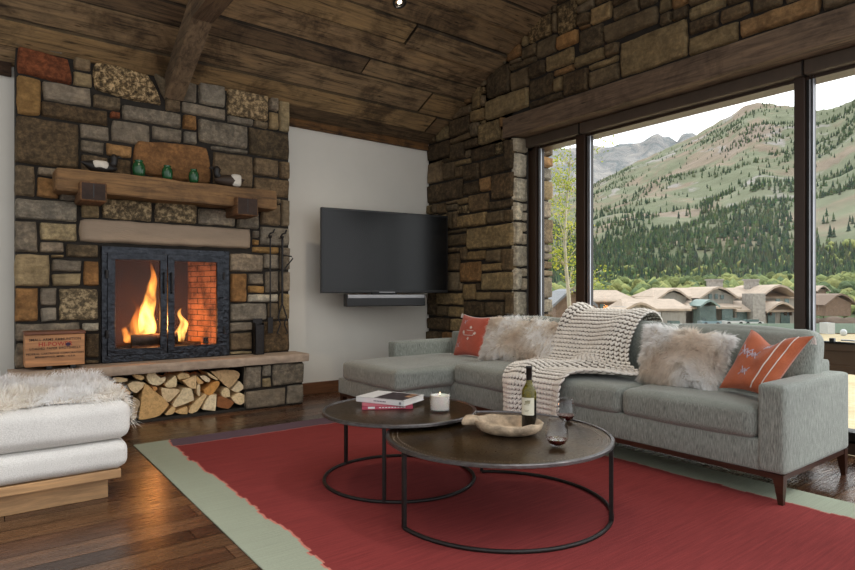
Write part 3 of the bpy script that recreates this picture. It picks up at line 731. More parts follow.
def light(name, kind, loc, energy, col, size=.1, **kw):
    l = bpy.data.lights.new(name, kind); l.energy = energy; l.color = col
    if kind in ('POINT', 'SPOT'): l.shadow_soft_size = size
    if kind == 'SUN': l.angle = size
    for k, v in kw.items(): setattr(l, k, v)
    o = bpy.data.objects.new(name, l); C.objects.link(o); o.location = loc; return o
light('fire_light', 'POINT', (1.40, 5.93, .82), 9, (1, .36, .10), .09)

# firewood in the niche ---------------------------------------------------------
M['bark'] = simple('bark', '#54412f', .95, var=.35, scale=18, bump=.9, bscale=30)
tw = NT('split_wood'); at = tw.n('ShaderNodeAttribute', attribute_name='Col'); nn = tw.noise(tw.coord(scale=(1, .2, 1)), 30, 5, .6, 1.0)
tw.bsdf(tw.mix(1.0, at.outputs[0], tw.ramp(nn, [(.3, (.72, .68, .62)), (.6, (1.1, 1.1, 1.08))]), 'MULTIPLY'), .85, 0, tw.bump(nn, .5, .008)); M['split'] = tw.m
LG = [([(68,95),(100,90),(148,100),(145,115),(95,122),(70,110)], 'flat pale split log at the far left of the top row', '#d9bf94'),
 ([(65,125),(110,125),(165,170),(160,188),(120,170),(80,135)], 'long slanting tan split log under the flat log at far left', '#c9a06a'),
 ([(145,130),(185,112),(243,122),(235,140),(195,178),(165,165)], 'pale split log with pointed underside left of the big wedge', '#dcc39a'),
 ([(170,80),(200,75),(240,92),(230,108),(200,105)], 'thin pale log end tucked under the slab left of the heart-shaped log', '#d2b07c'),
 ([(250,75),(285,60),(312,85),(330,105),(352,90),(350,112),(310,138),(270,130),(250,105)], 'notched heart-shaped pale log above the big wedge', '#e2cda6'),
 ([(280,145),(300,140),(308,155),(295,168),(282,160)], 'tiny round branch end below the notched log', '#c98f55'),
 ([(205,333),(215,250),(238,140),(262,150),(372,250),(330,300),(300,318)], 'largest wedge-shaped log standing at the lower left', '#cfa66e'),
 ([(325,148),(420,155),(428,165),(370,225),(335,215)], 'pale angular log right of the big wedge', '#dcc197'),
 ([(345,130),(400,80),(412,100),(408,145),(360,150)], 'triangular split log right of the notched log', '#e0c89c'),
 ([(412,80),(440,65),(475,75),(480,90),(430,105),(412,98)], 'small flattened log at the middle of the top row', '#d8b987'),
 ([(440,110),(515,80),(513,155),(480,150)], 'square-shouldered split log below the middle of the top row', '#dab98a'),
 ([(385,240),(425,180),(440,150),(490,150),(503,215),(400,255)], 'large pale five-sided log at the centre of the stack', '#e0caa2'),
 ([(345,290),(385,245),(405,255),(395,285),(360,295)], 'small split piece at the foot of the big wedge', '#d5b27e'),
 ([(395,285),(465,255),(468,298),(420,295)], 'low flat triangular log on the floor of the niche', '#d2ad77'),
 ([(470,290),(490,250),(555,190),(570,200),(520,285),(490,297)], 'long leaning split log in the bottom row', '#d9ba8a'),
 ([(515,85),(555,120),(545,128),(518,128)], 'small dark-edged sliver above the narrow upright stick', '#c79e68'),
 ([(517,130),(535,130),(532,195),(517,185)], 'narrow upright stick at the middle of the stack', '#d8bf97'),
 ([(530,85),(560,80),(590,105),(580,120),(555,112)], 'small oval log end right of the dark-edged sliver', '#e1cca6'),
 ([(568,65),(600,80),(632,105),(620,108),(585,90)], 'thin slanting pale board beside the big bark log', '#dcc294'),
 ([(550,160),(600,120),(635,112),(638,130),(600,185),(565,188)], 'orange fan-shaped log end right of centre', '#cf9550'),
 ([(545,268),(580,195),(623,185),(615,277)], 'pale squarish log at the bottom beside the brown block', '#e3d0ac'),
 ([(622,260),(625,215),(650,203),(718,235),(685,275)], 'reddish brown block of wood at the lower right', '#8f5a33'),
 ([(590,60),(700,52),(738,62),(748,80),(735,105),(695,148),(680,148),(630,100)], 'big bark-covered log at the upper right of the stack', '#c3a277'),
 ([(700,160),(745,110),(770,150),(730,175)], 'pale split log just under the big bark log at right', '#e0cba5'),
 ([(645,175),(665,145),(690,155),(693,195),(655,203)], 'small pale log above the reddish brown block', '#dfc598'),
 ([(700,200),(745,172),(775,190),(775,220),(750,242),(715,225)], 'rounded pale log at the bottom right corner', '#e0c69b'),
 ([(172,330),(175,205),(205,215),(215,235),(200,280),(190,320)], 'greyish upright log half hidden behind the ottoman fur', '#b09a7c')]
for i, (poly, lab, colr) in enumerate(LG):
    yf = YB + .03 + .03 * ((i * 7) % 5) / 5
    pts = [onY(100 + x / 5.325, 360 + y / 5.325, yf) for x, y in poly]
    c = sum(pts, Vector()) / len(pts); m = MB(); r = random.Random(i)
    minz = min(p.z for p in pts); lift = Vector((0, 0, max(0, .024 - minz)))
    pts = [c + (p - c) * .99 + lift for p in pts]
    # refine outline
    ring = []
    for a, b in zip(pts, pts[1:] + pts[:1]):
        for k in range(3): ring.append(a.lerp(b, k / 3) + (c - a).normalized() * (.004 if k == 0 else 0) + Vector((noise.noise(a * 20 + Vector((k, i, 0))) * .004, 0, noise.noise(b * 20 + Vector((k, i, 3))) * .004)))
    n = len(ring); ln = r.uniform(.28, .34); rows = [ring, [p + Vector((0, .01, 0)) + (p - c) * .03 for p in ring], [p + Vector((r.uniform(-.006, .006), ln, 0)) for p in ring]]
    vsx = [p for q in rows for p in q] + [c + Vector((0, -.002, 0)) + lift]
    cc = (*[min(.85, q_ * 1.1) for q_ in lin(colr)], 0)
    area_nrm = sum(((a - c).cross(b - c) for a, b in zip(ring, ring[1:] + ring[:1])), Vector())
    fl_ = area_nrm.y > 0
    fcap = [[k, (k + 1) % n, 3 * n] for k in range(n)]
    side = [[j * n + k, (j + 1) * n + k, (j + 1) * n + (k + 1) % n, j * n + (k + 1) % n] for j in range(2) for k in range(n)]
    if fl_: fcap = [f[::-1] for f in fcap]; side = [f[::-1] for f in side]
    m.add(vsx, fcap + side[:n], 0, cc)
    m.add(vsx, side[n:] , 1 if i in (22, 0, 3, 26, 15) else 0, cc if i not in (22,) else cc)
    o = m.build('firewood_log', [M['split'], M['bark']]); tag(o, lab, 'firewood log', 'split logs stacked in the hearth niche')

# ------------------------------------------------------------------ ceiling beam & downlight
cb = MB(); x0, x1 = 1.352, 1.512; cw = (*lin('#7d6850'), 0)
z = lambda y: ceil_z(y) - .205
ya, yb = YC - .02, 4.82
cb.add([(x0, ya, z(ya)), (x1, ya, z(ya)), (x1, yb, z(yb)), (x0, yb, z(yb)), (x0, ya, ceil_z(ya) + .02), (x1, ya, ceil_z(ya) + .02), (x1, yb, ceil_z(yb) + .02), (x0, yb, ceil_z(yb) + .02)],
       [[3, 2, 1, 0], [0, 1, 5, 4], [2, 3, 7, 6], [0, 4, 7, 3], [1, 2, 6, 5]], 0, cw)
cw2 = (*lin('#6b5844'), 0); zl = z(yb)
cb.box(x0 - .002, x1 + .002, 1.0, yb + .02, zl + .0, zl + .2, 0, cw2)
struct('trim_3', cb, M['beam_y'])
dl = thing('downlight', (2.995, 4.34, ceil_z(4.34)), 'small black round downlight set in the plank ceiling', 'ceiling light')
ax = Vector((0, -SL, -1)).normalized(); rot = Vector((0, 0, 1)).rotation_difference(ax).to_matrix().to_4x4()
m = MB(); m.lathe([(.062, .0), (.062, .012), (.05, .014), (.042, -.0), (.04, -.02)], 0, 0); 
T = Matrix.Translation(Vector((2.995, 4.34, ceil_z(4.34))) + ax * .012) @ rot
m.v = [tuple(T @ Vector(v)) for v in m.v]; m.build('trim_ring', M['black'], dl, True)
M['lamp'] = emis('lamp_lens', '#fff0d8', 3)
m = MB(); m.lathe([(.001, .004), (.018, .003), (.022, 0)], 0, 0, n=16); m.v = [tuple(T @ Vector(v)) for v in m.v]; m.build('lamp', M['lamp'], dl, True)

# ------------------------------------------------------------------ television
tvL = Vector((2.875, 5.60, 0)); tvR = Vector((4.39, 5.36, 0)); du = (tvR - tvL).normalized(); dn = Vector((du.y, -du.x, 0))
TM = Matrix(((du.x, dn.x, 0, tvL.x), (du.y, dn.y, 0, tvL.y), (0, 0, 1, 0), (0, 0, 0, 1)))
TM = Matrix(((du.x, -dn.x, 0, tvL.x), (du.y, -dn.y, 0, tvL.y), (0, 0, 1, 0), (0, 0, 0, 1)))   # local y = away from the viewer
Wt = (tvR - tvL).length
tv = thing('television', (3.63, 5.48, 1.1), 'large flat black television mounted on the white wall', 'television')
m = MB(); m.box(0, Wt, 0, .045, 1.10, 2.0, 0, r=.006, M=TM); m.box(.35, Wt - .35, .045, .08, 1.25, 1.85, 0, r=.01, M=TM); m.build('casing', M['black'], tv)
m = MB(); m.box(.018, Wt - .018, -.003, .002, 1.135, 1.982, 0, M=TM); m.build('screen', M['screen'], tv)
m = MB(); m.box(.66, .85, .003 - .006, .0, 1.105, 1.113, 0, M=TM); m.build('logo_strip', M['silver'], tv)
m = MB(); m.box(3.45, 3.95, YW - .03, YW - .001, 1.35, 1.75, 0, r=.005); m.box(3.6, 3.7, 5.56, YW - .02, 1.5, 1.6, 0); m.build('wall_bracket', M['black'], tv)
sb = thing('soundbar', (3.6, 5.5, 1.0), 'slim black soundbar with silver top strip below the television', 'soundbar')
m = MB(); m.box(.27, 1.22, -.03, .07, .955, 1.085, 0, r=.008, M=TM); m.build('body', M['black'], sb)
m = MB(); m.box(.285, 1.205, -.036, -.028, 1.045, 1.082, 0, r=.002, M=TM); m.build('strip', M['silver'], sb)
m = MB(); m.box(.6, .9, .05, .09, 1.04, 1.3, 0, M=TM); m.build('hanger', M['black'], sb)

# ------------------------------------------------------------------ things on the mantel
MZ = 2.09
def duck(cx, cy, L, face, cols, label):
    t = thing('duck_decoy', (cx, cy, MZ), label, 'duck decoy', 'duck decoys on the mantel')
    m = MB(); N, n = 20, 14; vs = []
    for j in range(N + 1):
        s = j / N; x = (s - .5) * L
        r = (sin(pi * min(1, s * .98 + .01)) ** .6) * L * .245 * (1 if s > .3 else .55 + 1.5 * s)
        zc = L * .2 + (L * .10 * (1 - s / .3) if s < .3 else 0)
        for k in range(n):
            q = 2 * pi * k / n; vs.append((cx + face * x, cy + cos(q) * r, MZ + max(.001, zc + sin(q) * r * .85)))
    m.add(vs, [[j * n + k, j * n + (k + 1) % n, (j + 1) * n + (k + 1) % n, (j + 1) * n + k] for j in range(N) for k in range(n)] + [list(range(n)), [N * n + k for k in range(n)]])
    m.build('body', cols[0], t, True)
    m = MB()
    hx, hz = cx + face * L * .40, MZ + L * .58
    m.tube([(cx + face * L * .33, cy, MZ + L * .25), (cx + face * L * .41, cy, MZ + L * .40), (hx, cy, hz - .01), (hx + face * .002, cy, hz + L * .06)], [L * .13, L * .095, L * .12, L * .05], 12)
    m.build('head', cols[1], t, True)
    m = MB(); m.tube([(hx + face * L * .09, cy, hz), (hx + face * L * .17, cy, hz - L * .02), (hx + face * L * .24, cy, hz - L * .03)], [L * .05, L * .04, L * .025], 8); m.build('bill', cols[1], t, True)
    return t
dark = simple('decoy_dark', '#1c1815', .5); wht = simple('decoy_white', '#cfc8bb', .6, scale=20); brn = simple('decoy_brown', '#3a2c20', .6)
d1 = duck(.82, 5.56, .27, 1, (dark, dark), 'black duck decoy with a white side at the left end of the mantel')
def patch(t, cx, cy, L, s0, s1, mat, name):
    m = MB(); m.soft(cx - L * .22, cx + L * .24, cy - L * .25, cy + L * .25, MZ + L * .10, MZ + L * .38, L * .12, (0, .0, 0), 8); m.build(name, mat, t, True)
patch(d1, .82, 5.56, .27, 0, 0, wht, 'white_side')
d2 = duck(1.90, 5.56, .29, -1, (brn, dark), 'dark duck decoy with a pale band at the right end of the mantel')
m = MB(); m.soft(1.90, 2.0, 5.56 - .068, 5.56 + .068, MZ + .01, MZ + .125, .03, (0, 0, 0), 8); m.build('pale_band', wht, d2, True)
M['green'] = simple('green_glaze', '#1d4f2c', .25, var=.15, spec=.6)
lab = ['green glazed jar nearest the left duck decoy', 'green glazed jar in the middle of the three', 'green glazed jar nearest the right duck decoy']
vp = MB(); vp.lathe([(.0, .0), (.036, .0), (.05, .03), (.056, .075), (.05, .115), (.036, .135), (.032, .142), (.038, .15), (.034, .155), (.022, .158), (.0, .158)], 0, 0)
va = vp.build('jar', M['green'], None, True)
for i, (x, s) in enumerate(((1.115, .95), (1.345, .85), (1.57, .82))):
    o = va if i == 0 else va.copy()
    if i: C.objects.link(o)
    o.location = (x, 5.54, MZ); o.scale = (s, s, s); tag(o, lab[i], 'jar', 'green jars on the mantel')

# fire tools, match holder --------------------------------------------------------
ty = YC - .075
ft = thing('fireplace_poker', (2.33, ty, .7), 'thin straight iron fire tool hanging nearest the mantel bracket', 'fireplace tool')
hk = [(2.345, ty - .005, 1.66), (2.375, ty - .02, 1.69), (2.36, ty - .01, 1.72), (2.33, ty, 1.70), (2.325, ty, 1.67)]
m = MB(); m.tube([(2.325, ty, 1.67), (2.325, ty, .84)], .008); m.tube([(2.325, ty, 1.64), (2.305, ty - .01, 1.665), (2.32, ty - .01, 1.69), (2.35, ty - .01, 1.70), (2.365, ty - .01, 1.735)], .008); m.build('shaft', M['iron'], ft, True, 50)
m = MB(); m.box(2.298, 2.352, ty - .006, ty + .006, .70, .86, r=.004); m.build('blade', M['iron'], ft)
m = MB(); m.tube([(2.325, YC - .01, 1.655), (2.325, ty - .02, 1.65), (2.325, ty - .03, 1.67)], .006); m.build('hook', M['iron'], ft, True)
ft = thing('fireplace_tongs', (2.45, ty, .7), 'iron log tongs hanging nearest the white wall', 'fireplace tool')
m = MB(); m.tube([(2.452, ty, 1.67), (2.450, ty, 1.0)], .012); m.tube([(2.452, ty, 1.64), (2.432, ty - .01, 1.665), (2.447, ty - .01, 1.69), (2.477, ty - .01, 1.70), (2.492, ty - .01, 1.735)], .009); m.build('shaft', M['iron'], ft, True, 50)
m = MB(); m.tube([(2.452, ty - .01, 1.48), (2.545, ty - .01, 1.47), (2.56, ty - .01, 1.45), (2.455, ty - .01, 1.32)], .007); m.build('handle_loop', M['iron'], ft, True, 50)
for s in (-1, 1):
    m = MB(); m.tube([(2.45, ty, 1.0), (2.45 + s * .045, ty - .005, .86), (2.45 + s * .02, ty - .005, .79), (2.45 + s * .055, ty - .005, .70), (2.45 + s * .035, ty - .01, .69)], .0075); m.build('jaw', M['iron'], ft, True, 50)
m = MB(); m.tube([(2.45, YC - .01, 1.655), (2.45, ty - .02, 1.65), (2.45, ty - .03, 1.67)], .006); m.build('hook', M['iron'], ft, True)
mh = thing('match_holder', (2.19, 5.60, .5), 'narrow black metal match box standing on the hearth by the doors', 'match holder')
m = MB(); m.box(2.155, 2.245, 5.57, 5.575, .501, .79); m.box(2.155, 2.245, 5.62, 5.625, .501, .85); m.box(2.155, 2.16, 5.57, 5.625, .501, .81); m.box(2.24, 2.245, 5.57, 5.625, .501, .81); m.box(2.155, 2.245, 5.57, 5.625, .501, .506); m.build('box', M['iron'], mh)
m = MB()
for a in range(3):
    for b in range(2): m.box(2.172 + a * .02, 2.186 + a * .02, 5.568, 5.571, .70 + b * .025, .715 + b * .025, 0)
m.build('cutouts', M['black'], mh)

# wooden ammunition crate ---------------------------------------------------------
M['crate'] = wood_mat('crate_wood', 0, .6, False, '#b9855a', dark=.75, stain=.2, bump=.1)
M['crate_dark'] = simple('crate_lid', '#6b3d22', .45, var=.2)
cr = thing('wooden_crate', (.5, 5.5, .5), 'old printed wooden ammunition crate standing at the left of the hearth', 'crate')
cx0, cx1, cy0 = .302, .700, 5.46
m = MB(); m.box(cx0, cx1, cy0, cy0 + .20, .530, .775, r=.003); m.build('body', M['crate'], cr)
m = MB(); m.box(cx0 - .006, cx1 + .006, cy0 - .012, cy0 + .21, .775, .80, r=.006); m.build('lid', M['crate_dark'], cr)
for fx in (.44, .60):
    m = MB(); m.box(fx, fx + .04, cy0, cy0 + .18, .501, .531, r=.003); m.build('foot', M['black'], cr)
M['ink'] = simple('ink', '#3a2c22', .8); M['redink'] = simple('red_ink', '#a8322a', .8)
def text(s, x, z, size, mat, parent, y, rot=0, name='lettering'):
    cu = bpy.data.curves.new(name, 'FONT'); cu.body = s; cu.size = size; cu.align_x = 'CENTER'; cu.align_y = 'CENTER'; cu.extrude = .0004; cu.space_character = 1.05
    cu.resolution_u = 2; cu.offset = .0006
    tmp = bpy.data.objects.new(name, cu); C.objects.link(tmp); bpy.context.view_layer.update()
    me = bpy.data.meshes.new_from_object(tmp.evaluated_get(bpy.context.evaluated_depsgraph_get())); bpy.data.objects.remove(tmp)
    o = bpy.data.objects.new(name, me); C.objects.link(o); me.materials.clear(); me.materials.append(mat); o.parent = parent
    off = Vector(parent.location); o.location = Vector((x, y, z)) - off; o.rotation_euler = (radians(90), rot, 0); return o
xm = (cx0 + cx1) / 2
for s, z_, sz, mt_ in (('SMALL ARMS AMMUNITION', .737, .027, 'ink'), ('HI-POWER', .700, .046, 'redink'), ('LOADED PAPER SHOTSHELLS', .668, .025, 'ink'), ('WATER RESISTING', .647, .014, 'ink'),
                       ('FEDERAL CARTRIDGE CORPORATION', .628, .0215, 'ink'), ('MINNEAPOLIS, MINN. - U.S.A.', .603, .020, 'ink')):
    if s == 'WATER RESISTING': continue
    text(s, xm, z_, sz, M[mt_], cr, cy0 - .001)
m = MB(); m.lathe([(0, 0), (.018, 0), (.018, .001), (0, .001)], 0, 0, n=20); m.v = [(xm + .085 + v[0], cy0 - .0015 - v[2], .695 + v[1] * .8) for v in m.v]; m.build('ink_blot', simple('blot', '#3b2440', .7), cr)

# ------------------------------------------------------------------ rug
RX0, RX1, RY0, RY1 = .905, 3.63, .55, 4.68
t = NT('rug_wool'); tcn = t.n('ShaderNodeTexCoord'); sp = t.n('ShaderNodeSeparateXYZ'); t.l(tcn.outputs['Object'], sp.inputs[0])
X_, Y_ = sp.outputs[0], sp.outputs[1]
def jag(coord, seed, amp):
    q = t.math('SNAP', coord, .045); cmb = t.n('ShaderNodeCombineXYZ'); t.l(q, cmb.inputs[0]); cmb.inputs[1].default_value = seed
    return t.math('MULTIPLY', t.math('SUBTRACT', t.noise(cmb.outputs[0], 3.4, 6, .75), .5), amp)
cm2 = t.n('ShaderNodeCombineXYZ'); t.l(X_, cm2.inputs[0]); t.l(Y_, cm2.inputs[1]); 
wv = t.math('MULTIPLY', t.math('SUBTRACT', t.noise(cm2.outputs[0], 30, 2, .5), .5), .012)
dL = t.math('ADD', t.math('SUBTRACT', X_, t.math('ADD', 1.128, jag(Y_, 1.0, .16))), wv)
dR_ = t.math('ADD', t.math('SUBTRACT', t.math('ADD', 3.37, jag(Y_, 5.0, .14)), X_), wv)
dB = t.math('ADD', t.math('SUBTRACT', t.math('ADD', 4.45, jag(X_, 9.0, .10)), Y_), wv)
st1 = t.noise(t.coord(scale=(1.2, 30, 1)), 3, 5, .65); st2 = t.noise(t.coord(scale=(25, 120, 1)), 4, 2, .6)
def yarnc(c, v=.14):
    c = lin(c); a = t.ramp(st1, [(.3, tuple(q * (1 - v) for q in c)), (.7, tuple(q * (1 + v) for q in c))])
    return t.mix(.5, a, t.ramp(st2, [(.3, (.75,) * 3), (.7, (1.2,) * 3)]), 'MULTIPLY')
red, sage, pur = yarnc('#823635', .22), yarnc('#9aa18f', .08), yarnc('#62505a', .12)
gt = lambda v, th=0.0: t.math('GREATER_THAN', v, th)
c = t.mix(gt(dB), pur, red)
line_b = t.math('MULTIPLY', gt(dB, -.004), t.math('LESS_THAN', dB, .006))
c = t.mix(line_b, c, lin('#b5706a'))
c = t.mix(gt(dL), sage, c); c = t.mix(t.math('MULTIPLY', gt(dL, -.004), t.math('LESS_THAN', dL, .007)), c, lin('#c07a6c'))
c = t.mix(gt(dR_), sage, c); c = t.mix(t.math('MULTIPLY', gt(dR_, -.004), t.math('LESS_THAN', dR_, .006)), c, lin('#a86a60'))
t.bsdf(c, .95, 0, t.bump(t.math('ADD', st2, t.math('MULTIPLY', st1, .5)), .5, .004), .15)
m = MB(); m.box(RX0, RX1, RY0, RY1, .001, .008, 0, r=.003)
tag(m.build('area_rug', t.m), 'large red flatweave rug with sage green ends under the coffee tables', 'rug')
RZ = .008

# ------------------------------------------------------------------ sofa
SX, SY0, SY1, SB = 3.28, 1.30, 4.985, 4.20      # front plane, near end, far end, back plane
CHX, CHY = 2.70, 3.97
sofa = thing('sectional_sofa', (3.7, 3.1, 0), 'grey fabric sectional sofa with chaise in front of the window', 'sofa')
F_ = M['sofa']
m = MB(); m.box(SX + .01, SB, SY0 + .12, SY1 - .02, .162, .33, r=.012); m.box(CHX + .02, SX + .06, CHY + .02, SY1 - .03, .162, .30, r=.012); m.build('base', F_, sofa, True, 40)
m = MB(); m.box(SX + .012, SB - .01, SY0 + .012, SY0 + .05, .135, .163); m.box(SX + .012, SX + .05, SY0 + .0125, CHY, .135, .163); m.box(CHX + .03, CHX + .07, CHY + .03, SY1 - .05, .135, .163)
m.box(CHX + .03, SX + .05, CHY + .03, CHY + .07, .135, .163); m.box(SB - .05, SB - .012, SY0 + .05, SY1 - .05, .135, .163); m.build('rail', M['walnut'], sofa)
def leg(x, y, sx, sy, zt=.163, z0=.0):
    m = MB(); a, b = .055, .028
    vs = [(x, y, zt), (x + sx * a, y, zt), (x + sx * a, y + sy * a, zt), (x, y + sy * a, zt), (x + sx * .004, y + sy * .004, z0), (x + sx * b, y + sy * .004, z0), (x + sx * b, y + sy * b, z0), (x + sx * .004, y + sy * b, z0)]
    m.add(vs, [[0, 1, 2, 3], [7, 6, 5, 4], [0, 4, 5, 1], [1, 5, 6, 2], [2, 6, 7, 3], [3, 7, 4, 0]])
    bm = bmesh.new(); me_ = m.build('leg', M['walnut'], sofa); bm.from_mesh(me_.data); bmesh.ops.recalc_face_normals(bm, faces=bm.faces); bm.to_mesh(me_.data); bm.free()
leg(SX + .008, SY0 + .008, 1, 1, z0=RZ); leg(SB - .006, SY0 + .008, -1, 1); leg(CHX + .03, CHY + .03, 1, 1, z0=RZ); leg(CHX + .03, SY1 - .05, 1, -1); leg(SB - .012, SY1 - .03, -1, -1)
m = MB(); m.soft(SX, SB, SY0, SY0 + .135, .162, .625, .022, (0, .004, .006), 16); m.build('armrest', F_, sofa, True)
m = MB(); m.soft(SX + .02, SB, SY1 - .13, SY1, .162, .615, .022, (0, .004, .006), 16); m.build('armrest', F_, sofa, True)
m = MB(); m.soft(SB - .16, SB, SY0 + .10, SY1 - .1, .2, .70, .03, (0, 0, 0), 16); m.build('back_frame', F_, sofa, True)
ys = [1.438, 2.262, 3.095, 3.93]
for a, b in zip(ys, ys[1:]):
    m = MB(); m.soft(SX - .012, 4.0, a + .003, b - .003, .318, .495, .045, (.006, .0, .02), 18, wr=.006, seed=a); m.build('seat_cushion', F_, sofa, True)
m = MB(); m.soft(CHX, 4.0, CHY - .02, SY1 - .135, .295, .475, .045, (.01, .01, .018), 18, wr=.006, seed=9); m.build('chaise_cushion', F_, sofa, True)
for i, (a, b) in enumerate(zip([1.36] + ys[1:3] + [3.93], [2.26, 3.09, 3.925, 4.84])):
    a, b = (1.375, 2.26) if i == 0 else (2.265, 3.09) if i == 1 else (3.095, 3.925) if i == 2 else (3.93, 4.80)
    piv = Vector((3.80, 0, .49)); Mx = Matrix.Translation(piv) @ Matrix.Rotation(radians(9), 4, 'Y') @ Matrix.Translation(-piv)
    top = .90 if i < 3 else .86
    if i == 3: continue
    m = MB(); m.soft(3.80, 4.02, a, b, .49, top, .065, (.03, .004, .012), 18, M=Mx, wr=.012, seed=i * 3 + 1); m.build('back_cushion', F_, sofa, True)

# ------------------------------------------------------------------ pillows
SAG = [0.0]
def sag(u, v): return Vector((0, 0, -SAG[0] * max(0, v) ** 2 * math.exp(-((u - .42) / .22) ** 2)))
def pillow_mesh(mb, BL, BR, TR, TL, th, nrm, n=26, pinch=.10, wr=.012, seed=0):
    BL, BR, TR, TL = map(Vector, (BL, BR, TR, TL)); nrm = Vector(nrm).normalized(); front, back = [], []
    for j in range(n + 1):
        b = 2 * j / n - 1
        for i in range(n + 1):
            a = 2 * i / n - 1
            aa = a * (1 - pinch * (1 - b * b) * abs(a)); bb = b * (1 - pinch * (1 - a * a) * abs(b))
            u, v = (aa + 1) / 2, (bb + 1) / 2
            p = (BL * (1 - u) + BR * u) * (1 - v) + (TL * (1 - u) + TR * u) * v + sag(u, v)
            k = ((1 - a * a) * (1 - b * b)) ** .42
            q = p * 7 + Vector((seed, 0, 0)); w_ = noise.noise(q) * wr * k + noise.noise(q * 2.3) * wr * .4 * k
            front.append(p + nrm * (th * .5 * k + w_)); back.append(p - nrm * (th * .5 * k))
    N = n + 1; fs = [[j * N + i, j * N + i + 1, (j + 1) * N + i + 1, (j + 1) * N + i] for j in range(n) for i in range(n)]
    mb.add(front, fs); mb.add(back, [f[::-1] for f in fs])
    return front, N
def seam(mb, BL, BR, TR, TL, pinch, r, mat=0):
    BL, BR, TR, TL = map(Vector, (BL, BR, TR, TL)); pts = []
    def P_(a, b):
        aa = a * (1 - pinch * (1 - b * b) * abs(a)); bb = b * (1 - pinch * (1 - a * a) * abs(b)); u, v = (aa + 1) / 2, (bb + 1) / 2
        return (BL * (1 - u) + BR * u) * (1 - v) + (TL * (1 - u) + TR * u) * v
    for k in range(16): pts.append(P_(-1 + k / 8, -1))
    for k in range(16): pts.append(P_(1, -1 + k / 8))
    for k in range(16): pts.append(P_(1 - k / 8, 1))
    for k in range(16): pts.append(P_(-1, 1 - k / 8))
    mb.tube(pts, r, 6, mat, closed=True)
def fur(mb, faces_pts, count, L, comb, colf, seed=1, wd=.0022, clump=.5, seg=3):
    """faces_pts: list of (p, n) samples"""
    r = random.Random(seed); comb = Vector(comb)
    for _ in range(count):
        p, n = faces_pts[r.randrange(len(faces_pts))]
        p = p + Vector((r.uniform(-1, 1), r.uniform(-1, 1), r.uniform(-1, 1))) * .010
        cl = Vector((noise.noise(p * 22), noise.noise(p * 22 + Vector((5, 0, 0))), noise.noise(p * 22 + Vector((0, 5, 0)))))
        cl2 = Vector((noise.noise(p * 6), noise.noise(p * 6 + Vector((5, 9, 0))), noise.noise(p * 6 + Vector((0, 5, 9)))))
        d = (n * .8 + comb + cl * clump * 1.6 + cl2 * .8 + Vector((r.uniform(-1, 1), r.uniform(-1, 1), r.uniform(-1, 1))) * .22).normalized()
        ln = L * r.uniform(.65, 1.15); side = (d.cross(n).normalized() + Vector((r.uniform(-1, 1), r.uniform(-1, 1), r.uniform(-1, 1))) * .3).normalized() * wd
        q = p; vs = []; cols = []
        for k in range(seg + 1):
            s = k / seg; ww = (1 - s * .8)
            vs += [q - side * ww, q + side * ww]
            d = (d + comb * .35 + Vector((0, 0, -.22))).normalized(); q = q + d * (ln / seg)
        c0, c1 = colf(p, r)
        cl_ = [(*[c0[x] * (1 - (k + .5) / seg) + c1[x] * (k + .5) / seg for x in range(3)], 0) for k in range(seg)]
        mb.add(vs, [[2 * k, 2 * k + 1, 2 * k + 3, 2 * k + 2] for k in range(seg)], 0, cl_)
def samples(front, N, nrm, edge=True):
    nrm = Vector(nrm).normalized(); out = []
    c = sum(front, Vector()) / len(front); size = max((p - c).length for p in front)
    for k, p in enumerate(front):
        j, i = divmod(k, N)
        e = (p - c) * (1 / size); e -= nrm * e.dot(nrm)
        b = max(abs(2 * i / (N - 1) - 1), abs(2 * j / (N - 1) - 1))
        n = (nrm * (1 - b ** 6 * .75) + e.normalized() * (b ** 4)).normalized() if e.length > 1e-6 else nrm
        out.append((p, n))
        if b > .86: out += [(p, n), (p, (n - nrm * .6).normalized())]
    return out
def furpillow(label, BL, BR, TR, TL, nrm, comb, seed, L=.055, count=15000, th=.16):
    t = thing('fur_pillow', sum(map(Vector, (BL, BR)), Vector()) / 2, label, 'pillow', 'shaggy fur pillows on the sofa')
    m = MB(); fr_, N = pillow_mesh(m, BL, BR, TR, TL, th, nrm, pinch=.03, seed=seed); m.build('cushion', M['fur_skin'], t, True)
    def cf(p, r):
        k = noise.noise(p * 4 + Vector((seed, 0, 0))); tan = lin('#eadfd2'); wh = lin('#fffefc'); f = max(0, min(1, .72 + k * 1.6))
        base = tuple(tan[x] * (1 - f) + wh[x] * f for x in range(3)); g = r.uniform(.85, 1.08)
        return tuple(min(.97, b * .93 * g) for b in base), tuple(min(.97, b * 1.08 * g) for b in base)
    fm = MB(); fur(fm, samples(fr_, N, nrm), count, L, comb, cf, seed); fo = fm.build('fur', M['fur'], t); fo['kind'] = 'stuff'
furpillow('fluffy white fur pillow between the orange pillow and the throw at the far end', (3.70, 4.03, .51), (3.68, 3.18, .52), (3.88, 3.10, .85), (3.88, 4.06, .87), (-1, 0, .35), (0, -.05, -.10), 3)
furpillow('fluffy white fur pillow beside the throw at the near end of the sofa', (3.56, 2.30, .53), (3.54, 1.81, .52), (3.74, 1.78, .82), (3.78, 2.37, .86), (-1, .0, .35), (0, .05, -.08), 8)
